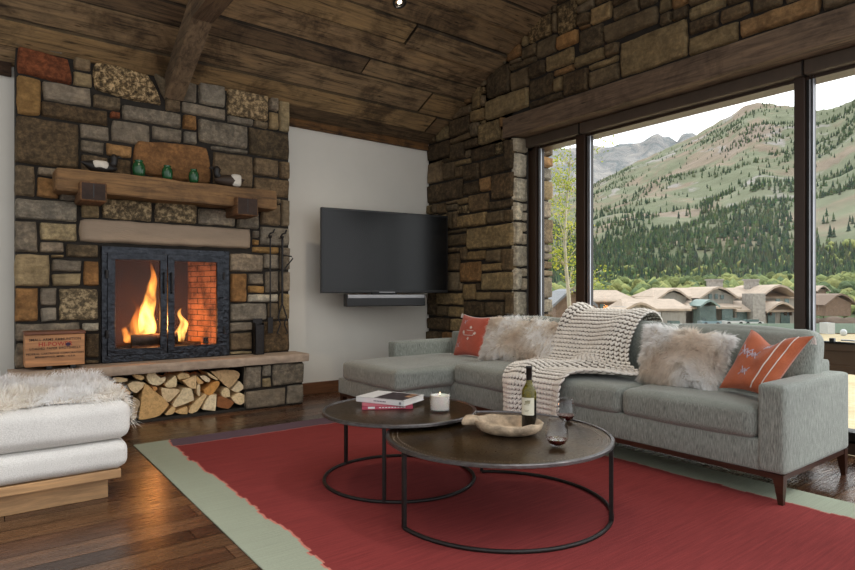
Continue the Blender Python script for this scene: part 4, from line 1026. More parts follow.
# orange pillows
def orange(name, c1, c2):
    return fabric(name, c1, c2, 240, (1, 1, 1), .5, big=.12)
M['or1'] = orange('coral_cloth', '#a0483a', '#bd604c'); M['or2'] = orange('orange_cloth', '#9c4c32', '#bd6c48')
M['embr'] = simple('embroidery', '#d8cdc6', .9); M['embr2'] = simple('embroidery_lilac', '#b5aab4', .9)
def bil(q, u, v):
    a, b = 2 * u - 1, 2 * v - 1; u, v = (a * (1 - .10 * (1 - b * b) * abs(a)) + 1) / 2, (b * (1 - .10 * (1 - a * a) * abs(b)) + 1) / 2
    BL, BR, TR, TL = map(Vector, q); return (BL * (1 - u) + BR * u) * (1 - v) + (TL * (1 - u) + TR * u) * v + sag(u, v)
def kval(u, v): a, b = 2 * u - 1, 2 * v - 1; return ((1 - a * a) * (1 - b * b)) ** .42
def stitch(t, q, nrm, th, lines, mat, name, r=.0022, seed=0, wr=.012):
    nrm = Vector(nrm).normalized(); m = MB()
    for ln in lines:
        pts = []
        for a, b in zip(ln, ln[1:]):
            for k in range(5):
                u = a[0] + (b[0] - a[0]) * k / 5; v = a[1] + (b[1] - a[1]) * k / 5; p = bil(q, u, v); kk = kval(u, v)
                pn = p * 7 + Vector((seed, 0, 0)); w_ = noise.noise(pn) * wr * kk + noise.noise(pn * 2.3) * wr * .4 * kk
                pts.append(p + nrm * (th * .5 * kk + w_ + .0018))
        u, v = ln[-1]; p = bil(q, u, v); kk = kval(u, v); pn = p * 7 + Vector((seed, 0, 0)); pts.append(p + nrm * (th * .5 * kk + noise.noise(pn) * wr * kk + noise.noise(pn * 2.3) * wr * .4 * kk + .0018))
        m.tube(pts, r, 5)
    m.build(name, mat, t)
q = [(3.80, 4.56, .465), (3.78, 4.12, .49), (3.93, 4.15, .865), (3.95, 4.57, .885)]; nrm = (-1, .05, .38)
t = thing('throw_pillow', (3.8, 4.34, .48), 'coral red pillow with white embroidery in the far corner of the sofa', 'pillow', 'embroidered pillows')
m = MB(); pillow_mesh(m, *q, .13, nrm, seed=2); m.build('cushion', M['or1'], t, True)
m = MB(); seam(m, *q, .10, .005); m.build('piping', M['embr'], t, True)
def flower(u, v, s): return [[(u - s, v), (u + s, v)], [(u, v - s), (u, v + s)], [(u - s * .6, v - s * .6), (u + s * .6, v + s * .6)], [(u - s * .6, v + s * .6), (u + s * .6, v - s * .6)]]
stitch(t, q, nrm, .13, [[(.38, .55), (.38, .48), (.72, .48), (.72, .55)], [(.45, .6), (.68, .6)]] + flower(.34, .55, .04) + flower(.56, .68, .04) + flower(.76, .54, .04) + flower(.55, .40, .035), M['embr'], 'embroidery', .003, 2)
stitch(t, q, nrm, .13, [[(.22, .86), (.34, .76)], [(.24, .77), (.34, .87)], [(.14, .28), (.28, .18)], [(.16, .18), (.27, .29)]], M['embr2'], 'embroidery', .0022, 2)
def tassel(t, p, mat):
    m = MB(); p = Vector(p); r = random.Random(int(p.y * 100))
    for k in range(10): m.tube([p, p + Vector((r.uniform(-.012, .0), r.uniform(-.012, .012), -.02)), p + Vector((r.uniform(-.016, .0), r.uniform(-.016, .016), -.045))], .0018, 4)
    m.build('tassel', mat, t)
tassel(t, (3.79, 4.585, .50), M['embr']); tassel(t, (3.94, 4.58, .895), M['embr'])
SAG[0] = .075
# right orange pillow, corner up, leaning into the arm
q = [(3.52, 1.80, .50), (3.46, 1.46, .53), (3.64, 1.335, .83), (3.72, 1.74, .85)]
nrm = (-1, -.05, .42)
q = [tuple(onX(719, 388, 3.53)), tuple(onX(768, 398, 3.44)), tuple(onX(814, 336, 3.66)), tuple(onX(751, 329, 3.76))]
t = thing('throw_pillow', (3.5, 1.6, .5), 'orange pillow with white stripes and star stitching by the near armrest', 'pillow', 'embroidered pillows')
m = MB(); pillow_mesh(m, *q, .17, nrm, seed=5, pinch=.10, wr=.03); m.build('cushion', M['or2'], t, True)
stitch(t, q, nrm, .17, [[(.66, .04), (.70, .5), (.66, .97)]], M['embr'], 'stripe', .004, 5, .03)
stitch(t, q, nrm, .17, [[(.82, .06), (.86, .5), (.84, .97)]], M['embr'], 'stripe', .003, 5, .03)
def star(u, v, s): return [[(u - s, v), (u + s, v)], [(u - s, v - s), (u, v + s * .6), (u + s, v - s)], [(u - s, v + s), (u, v - s * .6), (u + s, v + s)]]
stitch(t, q, nrm, .17, star(.20, .62, .095) + star(.36, .62, .08), M['embr2'], 'embroidery', .0028, 5, .03)
stitch(t, q, nrm, .17, star(.38, .30, .075) + star(.50, .82, .05), M['embr2'], 'embroidery', .0025, 5, .03)
tassel(t, Vector(q[2]) + Vector((-.01, -.005, .0)), M['embr'])

# ------------------------------------------------------------------ knit throw
rows = [((4.14, 3.10, .72), (4.14, 2.52, .72)), ((4.12, 3.12, .86), (4.12, 2.50, .86)), ((4.0, 3.14, .955), (4.0, 2.48, .945)), ((3.86, 3.17, .90), (3.86, 2.49, .90)), ((3.76, 3.22, .74), (3.75, 2.50, .74)),
        ((3.70, 3.30, .60), (3.68, 2.46, .60)), ((3.62, 3.36, .54), (3.58, 2.31, .545)), ((3.48, 3.36, .53), (3.46, 2.36, .54)), ((3.33, 3.31, .52), (3.34, 2.62, .525)),
        ((3.245, 3.28, .46), (3.25, 2.68, .46)), ((3.235, 3.26, .36), (3.24, 2.69, .36)), ((3.23, 3.25, .26), (3.235, 2.69, .26)), ((3.23, 3.24, .165), (3.235, 2.69, .175))]
rows = [(Vector(a), Vector(b)) for a, b in rows]
def cr_(P, s):
    n = len(P) - 1; s = max(0, min(n - 1e-6, s)); i = int(s); f = s - i
    p0, p1, p2, p3 = P[max(i - 1, 0)], P[i], P[i + 1], P[min(i + 2, n)]
    return .5 * ((2 * p1) + (p2 - p0) * f + (2 * p0 - 5 * p1 + 4 * p2 - p3) * f * f + (3 * p1 - p0 - 3 * p2 + p3) * f ** 3)
# arc-length table along the centre line
LA = [a for a, b in rows]; LB = [b for a, b in rows]
def mid(s): return (cr_(LA, s) + cr_(LB, s)) / 2
tab = [(0, 0.0)]; prev = mid(0)
for k in range(1, 601):
    s = (len(rows) - 1) * k / 600; p = mid(s); tab.append((s, tab[-1][1] + (p - prev).length)); prev = p
TOT = tab[-1][1]
def s_of(l):
    import bisect
    i = bisect.bisect_left([q[1] for q in tab], l); i = min(max(i, 1), len(tab) - 1)
    (s0, l0), (s1, l1) = tab[i - 1], tab[i]; return s0 + (s1 - s0) * (l - l0) / max(1e-9, l1 - l0)
def cloth(u, l):
    s = s_of(l); a, b = cr_(LA, s), cr_(LB, s); p = a.lerp(b, u)
    fold = .03 * sin(u * 8 + l * 4 + 2 * noise.noise(Vector((u * 2, l * 2, 0)))) + .03 * noise.noise(Vector((u * 4, l * 4, 2)))
    return p, fold
def cloth_p(u, l):
    p, f = cloth(u, l); e = .004
    pu = cloth(u + e, l)[0] - p; pl = cloth(u, min(TOT, l + e))[0] - cloth(u, max(0, l - e))[0]
    n = pl.cross(pu)
    n = n.normalized() if n.length > 1e-12 else Vector((-1, 0, 0))
    if n.z < -.1 or n.x > .3: n = -n if n.dot(Vector((-1, 0, .6))) < 0 else n
    if n.dot(Vector((-.7 if l > .25 else .5, 0, .7))) < 0: n = -n
    return p + n * (.016 + max(-.008, f)), n
th = thing('knit_throw', (3.6, 2.9, .5), 'chunky cream knit throw draped over the back and seat of the sofa', 'throw blanket')
m = MB(); nu, nl = 30, 80; g = [[cloth_p(i / nu, TOT * j / nl)[0] for i in range(nu + 1)] for j in range(nl + 1)]
m.add([p for r_ in g for p in r_], [[j * (nu + 1) + i, j * (nu + 1) + i + 1, (j + 1) * (nu + 1) + i + 1, (j + 1) * (nu + 1) + i] for j in range(nl) for i in range(nu)]); m.build('backing', M['yarn_dark'], th, True)
m = MB(); NU = 21; NL = int(TOT / .034)
def blob(mb, p0, p1, r, n):
    t_ = (p1 - p0); L_ = t_.length; t_.normalize(); a = n; b = t_.cross(a).normalized(); a = b.cross(t_); vs = []
    prof = [(-.08, .35), (.12, .85), (.5, 1.0), (.88, .85), (1.08, .35)]
    for s_, k in prof:
        c_ = p0 + t_ * (L_ * s_)
        for q_ in range(6): an = 2 * pi * q_ / 6; vs.append(c_ + a * (cos(an) * r * k) + b * (sin(an) * r * k))
    fs = [[j * 6 + k, j * 6 + (k + 1) % 6, (j + 1) * 6 + (k + 1) % 6, (j + 1) * 6 + k] for j in range(4) for k in range(6)] + [[5, 4, 3, 2, 1, 0], [24, 25, 26, 27, 28, 29]]
    mb.add(vs, fs)
for j in range(NL):
    l0, l1 = TOT * j / NL, TOT * (j + 1) / NL
    for i in range(NU):
        u0, um, u1 = i / NU, (i + .5) / NU, (i + 1) / NU; ub = .04 / NU
        pc, n = cloth_p(um, l1); pa, _ = cloth_p(u0 + .12 / NU, l0); pb, _ = cloth_p(u1 - .12 / NU, l0)
        for a, s_ in ((pa, -1), (pb, 1)):
            c_ = pc + (a - pc) * .12; blob(m, a + n * .002, c_ + n * .014, .0092, n)
m.build('knit_stitches', M['yarn'], th, True)

# ------------------------------------------------------------------ coffee tables
tt = NT('table_bronze'); v = tt.coord(); n1 = tt.noise(v, 3.5, 5, .6, .4); n2 = tt.noise(v, 60, 4, .6)
tt.bsdf(tt.ramp(n1, [(.3, lin('#3a2c20')), (.7, lin('#66502f'))]), tt.ramp(n2, [(.3, (.26,) * 3), (.7, (.4,) * 3)]), .75, tt.bump(n2, .05, .002)); M['ttop'] = tt.m
M['trim'] = simple('table_edge', '#6d6a6a', .28, .85, var=.3, scale=20, bump=.3)
M['nail'] = simple('nail_head', '#a5978a', .3, .9)
def ctable(cx, cy, r, z, angs, arc, label, nails):
    t = thing('coffee_table', (cx, cy, RZ), label, 'coffee table')
    m = MB(); m.lathe([(0, z - .017), (r - .006, z - .017), (r - .006, z - .006), (0, z - .006)], cx, cy, n=96); m.build('tabletop', M['ttop'], t, True, 40)
    m = MB(); m.lathe([(r - .02, z - .006), (r - .018, z), (r - .004, z), (r, z - .004), (r, z - .016), (r - .004, z - .019), (r - .03, z - .019), (r - .03, z - .017)], cx, cy, n=96); m.build('rim', M['trim'], t, True, 40)
    if nails:
        m = MB(); K = 150
        for ring_r in (r - .035, r - .06):
            for k in range(K):
                q = 2 * pi * (k + (.5 if ring_r < r - .05 else 0)) / K; m.lathe([(.0022, -.006), (.0015, -.0045), (0, -.004)], cx + cos(q) * ring_r, cy + sin(q) * ring_r, z, n=5)
        m.build('nail_heads', M['nail'], t, True)['kind'] = 'stuff'
    rr = r - .014; zr = RZ + .008
    m = MB()
    if arc is None: m.tube([(cx + cos(2 * pi * k / 72) * rr, cy + sin(2 * pi * k / 72) * rr, zr) for k in range(72)], .0100, 8, closed=True)
    else:
        a0, a1 = arc; m.tube([(cx + cos(radians(a0 + (a1 - a0) * k / 60)) * rr, cy + sin(radians(a0 + (a1 - a0) * k / 60)) * rr, zr) for k in range(61)], .0100, 8)
    m.build('floor_ring', M['iron'], t, True, 50)
    for a in angs:
        m = MB(); x, y = cx + cos(radians(a)) * rr, cy + sin(radians(a)) * rr
        m.box(-.0095, .0095, -.0095, .0095, zr, z - .02, r=.002, M=Matrix.Translation((x, y, 0)) @ Matrix.Rotation(radians(a), 4, 'Z')); m.build('leg', M['iron'], t)
BZ, SZ = .384, .418
ctable(2.134, 2.202, .575, BZ, (176, -62, 56), (176, 416), 'larger low round coffee table carrying the wine bottle', True)
ctable(2.0, 2.895, .455, SZ, (106, 225, -3), None, 'smaller taller round coffee table carrying the books', False)

# things on the tables
def cyl_text(): pass
bz = BZ - .006
bt = thing('wine_bottle', (2.33, 2.14, bz), 'dark green wine bottle with a cream label standing in the wooden bowl', 'bottle')
bp = onZ(529, 428, BZ + .012); bx, by = bp.x, bp.y; bt.location = (bx, by, bz + .014)
t = NT('bottle_glass'); t.bsdf(lin('#8a8020'), .06, 0, None, .6, Transmission_Weight=.6, IOR=1.45); M['bottle'] = t.m
M['wine_dark'] = simple('dark_glass', '#0b0a07', .08, spec=.7); M['foil'] = simple('foil', '#1d1613', .3, .3); M['label'] = simple('paper_label', '#d9d5c0', .7, var=.04)
hgt = .325; B0 = bz + .016
m = MB(); m.lathe([(0, 0), (.034, 0), (.0375, .004), (.038, .01), (.038, .155)], bx, by, B0); m.build('lower_body', M['wine_dark'], bt, True, 50)
m = MB(); m.lathe([(.038, .155), (.038, .185), (.034, .205), (.022, .225), (.0155, .24), (.0145, .26)], bx, by, B0); m.build('shoulder', M['bottle'], bt, True, 50)
m = MB(); m.lathe([(.0148, .243), (.015, .31), (.0165, .312), (.0165, .323), (.015, .325), (0, .325)], bx, by, B0); m.build('foil_capsule', M['foil'], bt, True, 50)
ang0 = math.atan2(-by, -bx)
def lab(m, r_, a0, a1, z0, z1, off=0):
    n = 16; vs = [(bx + cos(a0 + (a1 - a0) * k / n) * r_, by + sin(a0 + (a1 - a0) * k / n) * r_, B0 + z) for z in (z0, z1) for k in range(n + 1)]
    m.add(vs, [[k, k + 1, n + 2 + k, n + 1 + k] for k in range(n)])
m = MB(); lab(m, .0386, ang0 - 1.05 - .25, ang0 + 1.0 - .25, .075, .165); lo = m.build('label', M['label'], bt, True)
m = MB(); 
for (a, b, z0, z1) in ((-.5, .2, .135, .139), (-.6, .1, .128, .131), (-.45, .25, .141, .148), (-.2, .3, .149, .152), (-.6, .1, .100, .102), (-.5, .0, .094, .096)): lab(m, .0389, ang0 + a - .1, ang0 + b - .1, z0, z1)
m.build('label_drawing', simple('label_ink', '#8a8360', .8), lo, True)
# carved bowl
wbp = onZ(508, 428, BZ + .02)
M['rough_wood'] = simple('weathered_wood', '#b39f86', .85, var=.55, scale=16, bump=.7, bscale=40)
bw = thing('wooden_bowl', (wbp.x, wbp.y, bz), 'rustic pale carved wooden bowl with lumpy handle on the larger table', 'bowl')
dirx = (onZ(540, 430, BZ) - onZ(470, 424, BZ)).normalized(); ang = math.atan2(dirx.y, dirx.x)
TMb = Matrix.Translation((wbp.x, wbp.y, bz + .001)) @ Matrix.Rotation(ang, 4, 'Z')
m = MB(); N = 40; prof = [(0, 0), (.11, .0), (.145, .012), (.170, .034), (.180, .060), (.172, .067), (.160, .060), (.148, .036), (.12, .018), (.09, .013), (0, .012)]
vs = []
for r_, z_ in prof:
    for k in range(N):
        q_ = 2 * pi * k / N; w_ = 1 + .06 * noise.noise(Vector((cos(q_) * 1.5, sin(q_) * 1.5, 4))) + .03 * noise.noise(Vector((cos(q_) * 5, sin(q_) * 5, z_ * 30)))
        x = r_ * cos(q_) * w_ * .98; y = r_ * sin(q_) * w_ * .80; zz = z_ * (1 + .18 * noise.noise(Vector((cos(q_) * 2, sin(q_) * 2, 9))))
        vs.append(TMb @ Vector((x, y, zz)))
fs = [[j * N + k, j * N + (k + 1) % N, (j + 1) * N + (k + 1) % N, (j + 1) * N + k] for j in range(len(prof) - 1) for k in range(N)]
m.add(vs, fs); m.build('dish', M['rough_wood'], bw, True)
m = MB(); m.soft(-.245, -.155, -.04, .045, .022, .058, .014, (0, 0, .006), 8, M=TMb, wr=.022, seed=4); m.build('handle', M['rough_wood'], bw, True)
# stemless wine glasses
t = NT('red_wine'); t.bsdf(lin('#4a0610'), .05, 0, None, .6); M['wine'] = t.m
def wglass(px, py, label):
    p = onZ(px, py, BZ - .004); g = thing('wine_glass', (p.x, p.y, bz), label, 'wine glass', 'stemless wine glasses')
    z0 = bz + .001
    K_ = 1.14; LS = lambda pr: [(a_ * K_, b_ * K_) for a_, b_ in pr]
    m = MB(); m.lathe(LS([(0, .0), (.018, .0), (.034, .012), (.045, .032), (.0475, .05), (.044, .075), (.037, .10), (.033, .115), (.032, .115), (.036, .10), (.043, .075), (.0462, .05), (.0437, .033), (.033, .014), (.017, .005), (0, .004)]), p.x, p.y, z0, 40); m.build('glass_bowl', M['clear'], g, True)
    m = MB(); m.lathe(LS([(0, .0045), (.0165, .0055), (.0325, .0145), (.0420, .031), (0, .031)]), p.x, p.y, z0, 40); m.build('wine', M['wine'], g, True, 60)
wglass(557, 446, 'stemless glass of red wine nearest the edge of the larger table'); wglass(566, 421, 'stemless glass of red wine standing behind the other glass')
# candle
cp = onZ(440, 410, SZ); t = thing('candle_jar', (cp.x, cp.y, SZ - .006), 'white candle in a short glass jar on the smaller table', 'candle')
z0 = SZ - .005
m = MB(); m.lathe([(0, 0), (.053, 0), (.058, .005), (.060, .105), (.0575, .105), (.0565, .008), (0, .007)], cp.x, cp.y, z0, 40); m.build('glass_jar', M['clear'], t, True)
tcw = NT('wax'); tcw.bsdf(lin('#f3ece4'), .5, 0, None, .4, Subsurface_Weight=.3); m = MB(); m.lathe([(0, .010), (.0555, .011), (.0568, .092), (.050, .088), (0, .085)], cp.x, cp.y, z0, 40); m.build('wax', tcw.m, t, True, 50)
m = MB(); m.tube([(cp.x, cp.y, z0 + .084), (cp.x, cp.y, z0 + .096)], .0012, 5); m.build('wick', M['black'], t)
M['tflame'] = emis('candle_flame', '#ffd9a8', 2.5)
m = MB(); m.lathe([(0, .094), (.003, .098), (.0025, .106), (0, .114)], cp.x, cp.y, z0, 10); m.build('candle_flame', M['tflame'], t, True)
# books
M['bookwhite'] = simple('book_white', '#d9d8d6', .35, var=.02); M['page'] = simple('pages', '#e0ddd6', .8, var=.05); M['bookpink'] = simple('book_pink', '#b04a5c', .4, var=.1)
M['photo_dark'] = simple('cover_photo', '#3a3034', .35, var=.3, scale=25); M['photo_tan'] = simple('cover_tan', '#b58a66', .35, var=.3, scale=60); M['greyink'] = simple('grey_ink', '#77777c', .5)
def book(name, c0, ax_, w_, d_, z0, h, cover, label):
    ang = math.atan2(ax_.y, ax_.x); T_ = Matrix.Translation((c0.x, c0.y, 0)) @ Matrix.Rotation(ang, 4, 'Z')
    t = thing('book', (c0.x, c0.y, z0), label, 'book', 'books on the smaller table')
    m = MB(); m.box(0, w_, 0, d_, z0, z0 + .003, r=.0008, M=T_); m.box(0, w_, 0, d_, z0 + h - .003, z0 + h, r=.0008, M=T_); m.box(0, w_, 0, .004, z0, z0 + h, r=.0008, M=T_); m.build('cover', cover, t)
    m = MB(); m.box(.004, w_ - .004, .003, d_ - .004, z0 + .003, z0 + h - .003, M=T_); m.build('pages', M['page'], t)
    return t, T_
zb = SZ - .005
lo_l = onZ(362, 410, zb); lo_r = onZ(413, 409, zb)
b1, T1 = book('book', lo_l, (lo_r - lo_l), (lo_r - lo_l).length, .24, zb, .022, M['bookpink'], 'pink-spined book under the white book')
L1 = (lo_r - lo_l).length
m = MB(); m.box(.035, .075, -.001, .0005, zb + .006, zb + .018, M=T1)
for k in range(9): m.box(.10 + k * .018, .112 + k * .018, -.001, .0005, zb + .009, zb + .015, M=T1)
m.build('spine_print', M['bookwhite'], b1)
z2 = zb + .0225; up_l = onZ(356, 401.5, z2); up_r = onZ(404, 406.5, z2); L2_ = (up_r - up_l).length
b2, T2 = book('book', up_l, (up_r - up_l), L2_, .25, z2, .032, M['bookwhite'], 'white book with a dark cover photo lying on top')
m = MB(); m.box(L2_ * .36, L2_ - .015, .012, .235, z2 + .032, z2 + .0326, M=T2); m.build('cover_picture', M['photo_dark'], b2)
m = MB(); m.box(L2_ * .80, L2_ - .03, .12, .17, z2 + .0326, z2 + .033, M=T2); m.box(L2_ * .78, L2_ - .03, .19, .22, z2 + .0326, z2 + .033, M=T2); m.build('cover_picture', M['photo_tan'], b2)
m = MB()
for k in range(8): m.box(L2_ * .38 + k * .011, L2_ * .38 + .007 + k * .011, -.0012, .0002, z2 + .012, z2 + .02, M=T2)
m.box(L2_ * .90, L2_ * .90 + .014, -.0012, .0002, z2 + .008, z2 + .022, M=T2); m.build('spine_print', M['greyink'], b2)

# ------------------------------------------------------------------ ottoman
OX0, OX1, OY0, OY1 = -.75, .625, 3.50, 4.42
ot = thing('ottoman', (0, 3.95, 0), 'wide white upholstered ottoman on an oak plinth under a sheepskin', 'ottoman')
m = MB(); m.box(OX0 + .1, OX1 - .055, OY0 + .085, OY1 - .09, .0, .115, r=.003); m.build('plinth', M['oak'], ot)
m = MB(); m.box(OX0, OX1 - .004, OY0 + .012, OY1, .115, .162, r=.004); m.build('platform', M['oak'], ot)
m = MB(); m.soft(OX0, OX1 + .032, OY0 - .005, OY1, .162, .315, .055, (.006, .006, 0), 18, wr=.004); m.build('cushion', M['ott'], ot, True)
m = MB(); m.soft(OX0, OX1 + .045, OY0 - .012, OY1 + .01, .318, .53, .065, (.008, .008, .02), 20, wr=.005); m.build('cushion', M['ott'], ot, True)
m = MB(); pts = [(OX1 + .01 - .055 + .055 * sin(k * pi / 12) , OY0 + .05, .318 + .21 * k / 12) for k in range(13)]
sk = thing('sheepskin', (0, 3.95, .53), 'shaggy white sheepskin lying over the top of the ottoman', 'sheepskin')
m = MB(); front = []; nu, nv = 60, 40
for j in range(nv + 1):
    for i in range(nu + 1):
        u, v = i / nu, j / nv; x = OX0 + .02 + (OX1 + .05 - OX0) * u; y = OY0 + .04 + (OY1 - OY0 + .0) * v
        wx = .03 * noise.noise(Vector((x * 3, 0, 1))) ; y += wx * (1 - v)
        z_ = .552 + .018 * noise.noise(Vector((x * 3, y * 3, 0)))
        over = max(0, x - (OX1 - .015)); z_ -= over * over * 10 + max(0, over - .03) * 1.2
        if over > .03: x -= (over - .03) * .35
        ov = max(0, (OY0 + .09) - y); z_ -= ov * ov * 6
        front.append(Vector((x, y, z_)))
N = nu + 1; fs = [[j * N + i, j * N + i + 1, (j + 1) * N + i + 1, (j + 1) * N + i] for j in range(nv) for i in range(nu)]
m.add(front, fs); m.add([p - Vector((0, 0, .012)) for p in front], [f[::-1] for f in fs]); m.build('hide', M['fur_skin'], sk, True)
smp = []
for k, p in enumerate(front):
    j, i = divmod(k, N); u, v = i / nu, j / nv
    n = Vector((max(0, (u - .93)) * 12, -max(0, .10 - v) * 6, 1)).normalized(); smp.append((p, n))
def cf(p, r):
    k = noise.noise(p * 3.5); cr1 = lin('#fbf6ee'); wh = lin('#ffffff'); f = max(0, min(1, .5 + k * 1.6 + (p.y - 3.8) * .8)); b = tuple(cr1[x] * (1 - f) + wh[x] * f for x in range(3)); g = r.uniform(.88, 1.05)
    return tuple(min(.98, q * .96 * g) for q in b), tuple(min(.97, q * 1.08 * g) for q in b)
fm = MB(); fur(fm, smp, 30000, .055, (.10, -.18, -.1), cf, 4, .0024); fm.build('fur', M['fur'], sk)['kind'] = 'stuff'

# ------------------------------------------------------------------ outdoors
def fz(D): return -.35 - .055 * min(D, 140) if D < 140 else -8.05
def frame(px, D, z): p = O + ray(px, 293) * D; return Vector((p.x, p.y, z))
UMIN, UMAX = 455, 1010
ridge = [(430,215),(520,205),(594,183),(640,160),(696,135),(715,124),(730,116),(745,106),(758,102),(775,104),(792,106),(805,110),(816,110),(838,107),(855,99),(890,90),(950,84),(1010,100)]
def rid(px):
    for (a, b), (c, d) in zip(ridge, ridge[1:]):
        if a <= px <= c: return b + (d - b) * (px - a) / (c - a)
    return ridge[0][1] if px < 430 else ridge[-1][1]
def rdepth(px): return 2500 + 350 * sin(px * .011) + (700 - px) * 3.0
def terr(px, D):
    Dr = rdepth(px); zr = (293 - rid(px)) / FOC * Dr
    s = max(0, min(1, (D - 165) / (Dr - 165)))
    p = O + ray(px, 293) * D
    z = -8.05 + (zr + 8.05) * s ** 1.5
    env = s * (1 - s) * 4
    z += env * (60 * noise.noise(Vector((p.x / 420, p.y / 420, 3))) + 26 * noise.noise(Vector((p.x / 150, p.y / 150, 7)))) + s * 8 * noise.noise(Vector((p.x / 40, p.y / 40, 1)))
    return Vector((p.x, p.y, z))
t = NT('mountain_ground'); v = t.coord('Object'); a = t.noise(v, .0035, 6, .62, .6); b = t.noise(v, .02, 6, .7); cc = t.noise(v, .006, 5, .6, 1.0)
sp = t.n('ShaderNodeSeparateXYZ'); gm = t.n('ShaderNodeNewGeometry'); t.l(gm.outputs['Position'], sp.inputs[0])
c = t.ramp(a, [(.40, lin('#7d826a')), (.50, lin('#888b73')), (.56, lin('#978977')), (.66, lin('#9f9183'))])
c = t.mix(t.ramp(cc, [(.58, (0, 0, 0)), (.66, (1, 1, 1))]), c, lin('#a6a09a'))
c = t.mix(1.0, c, t.ramp(b, [(.3, (.78,) * 3), (.7, (1.15,) * 3)]), 'MULTIPLY')
low = t.ramp(t.math('MULTIPLY_ADD', sp.outputs[2], 1 / 120, t.math('MULTIPLY', a, .5)), [(.35, (1, 1, 1)), (.75, (0, 0, 0))])
c = t.mix(low, c, lin('#5c6849'))
t.bsdf(c, .95, 0, None, .1); M['mount'] = t.m
m = MB(); NP, ND = 200, 90; g = []
for j in range(ND + 1):
    s = j / ND
    for i in range(NP + 1):
        px = UMIN + (UMAX - UMIN) * i / NP; Dr = rdepth(px); g.append(terr(px, 165 + (Dr - 165) * s ** 1.7))
for i in range(NP + 1):
    px = UMIN + (UMAX - UMIN) * i / NP; q = terr(px, rdepth(px)); q2 = O + ray(px, 293) * (rdepth(px) + 400); g.append(Vector((q2.x, q2.y, q.z - 200)))
m.add(g, [[j * (NP + 1) + i, j * (NP + 1) + i + 1, (j + 1) * (NP + 1) + i + 1, (j + 1) * (NP + 1) + i] for j in range(ND + 1) for i in range(NP)])
o = m.build('mountain', M['mount'], None, True); o['kind'] = 'structure'
# grey rocky range far behind
t = NT('far_rock'); v = t.coord('Object'); a = t.noise(v, .004, 8, .7, .8)
c = t.ramp(a, [(.38, lin('#8f9596')), (.5, lin('#aaa8a6')), (.62, lin('#c2bcb6'))]); t.bsdf(c, .95, 0, t.bump(a, 1.0, 60), .1); M['farrock'] = t.m
pk = [(520,150),(570,148),(594,145),(602,147),(611,147),(620,144),(629,143),(637,143),(644,141),(651,136),(658.6,133),(664,137),(669,136.5),(673,139),(677,142),(681,135),(686.5,132.4),(693,133),(700,138),(720,145),(760,160)]
m = MB(); g = []; NP2 = 150; ND2 = 34
def pkf(px):
    for (a, b), (c, d) in zip(pk, pk[1:]):
        if a <= px <= c: return b + (d - b) * (px - a) / (c - a)
    return pk[-1][1]
for j in range(ND2 + 1):
    s = j / ND2
    for i in range(NP2 + 1):
        px = 520 + 240 * i / NP2; D = 4200 + 2300 * s; zr = (293 - pkf(px)) / FOC * 6500; p = O + ray(px, 293) * D
        z = zr * s ** 1.05 + 420 * s * (1 - s) * noise.noise(Vector((p.x / 500, p.y / 500, 5))) + 160 * s * (1 - s) * noise.noise(Vector((p.x / 160, p.y / 160, 5))) + 12 * noise.noise(Vector((p.x / 60, 0, 0))) * s
        g.append(Vector((p.x, p.y, z)))
for i in range(NP2 + 1):
    px = 520 + 240 * i / NP2; p = O + ray(px, 293) * 7200; g.append(Vector((p.x, p.y, 600)))
m.add(g, [[j * (NP2 + 1) + i, j * (NP2 + 1) + i + 1, (j + 1) * (NP2 + 1) + i + 1, (j + 1) * (NP2 + 1) + i] for j in range(ND2 + 1) for i in range(NP2)])
o = m.build('far_mountains', M['farrock'], None, True); o['kind'] = 'structure'
# straw field
t = NT('dry_grass'); v = t.coord('Object'); a = t.noise(v, .25, 6, .7); b = t.noise(v, 3, 5, .7)
c = t.mix(.6, t.ramp(a, [(.35, lin('#b7a888')), (.65, lin('#cfc3a6'))]), t.ramp(b, [(.3, (.55, .5, .4)), (.7, (1.2, 1.15, 1.05))]), 'MULTIPLY'); t.bsdf(c, .95, 0, None, .1); M['field'] = t.m
m = MB(); g = []; Ds = [3, 5, 8, 12, 20, 35, 60, 90, 120, 145, 170]
for D in Ds:
    for i in range(31):
        px = 380 + 700 * i / 30; p = O + ray(px, 293) * D; g.append(Vector((max(p.x, 4.9) , p.y, fz(D) if D < 145 else -8.05)))
m.add(g, [[j * 31 + i, j * 31 + i + 1, (j + 1) * 31 + i + 1, (j + 1) * 31 + i] for j in range(len(Ds) - 1) for i in range(30)])
o = m.build('field', M['field']); o['kind'] = 'structure'

# trees ------------------------------------------------------------------------
M['needle'] = vcol_mat('needles', .95, .05, .25, .15); M['leafy'] = vcol_mat('leaves', .9, .1, .3, .6)
def conifer(mb, x, y, z, h, col, r, mat=0):
    tiers = 4; ns = 6
    for k in range(tiers):
        z0 = z + h * (.08 + .22 * k); z1 = z0 + h * (.36 if k < 3 else .27); rad = h * .25 * (1 - k / (tiers + .3)) * r.uniform(.85, 1.15); a0 = r.uniform(0, 6)
        vs = [(x + cos(a0 + 2 * pi * q / ns) * rad * (1 if q % 2 else .72), y + sin(a0 + 2 * pi * q / ns) * rad * (1 if q % 2 else .72), z0 - h * .03 * (q % 2)) for q in range(ns)] + [(x, y, z1)]
        f = .8 + .12 * k; mb.add(vs, [[q, (q + 1) % ns, ns] for q in range(ns)], mat, (*[c_ * r.uniform(.85, 1.15) for c_ in col], 0))
r = random.Random(11); pts = []
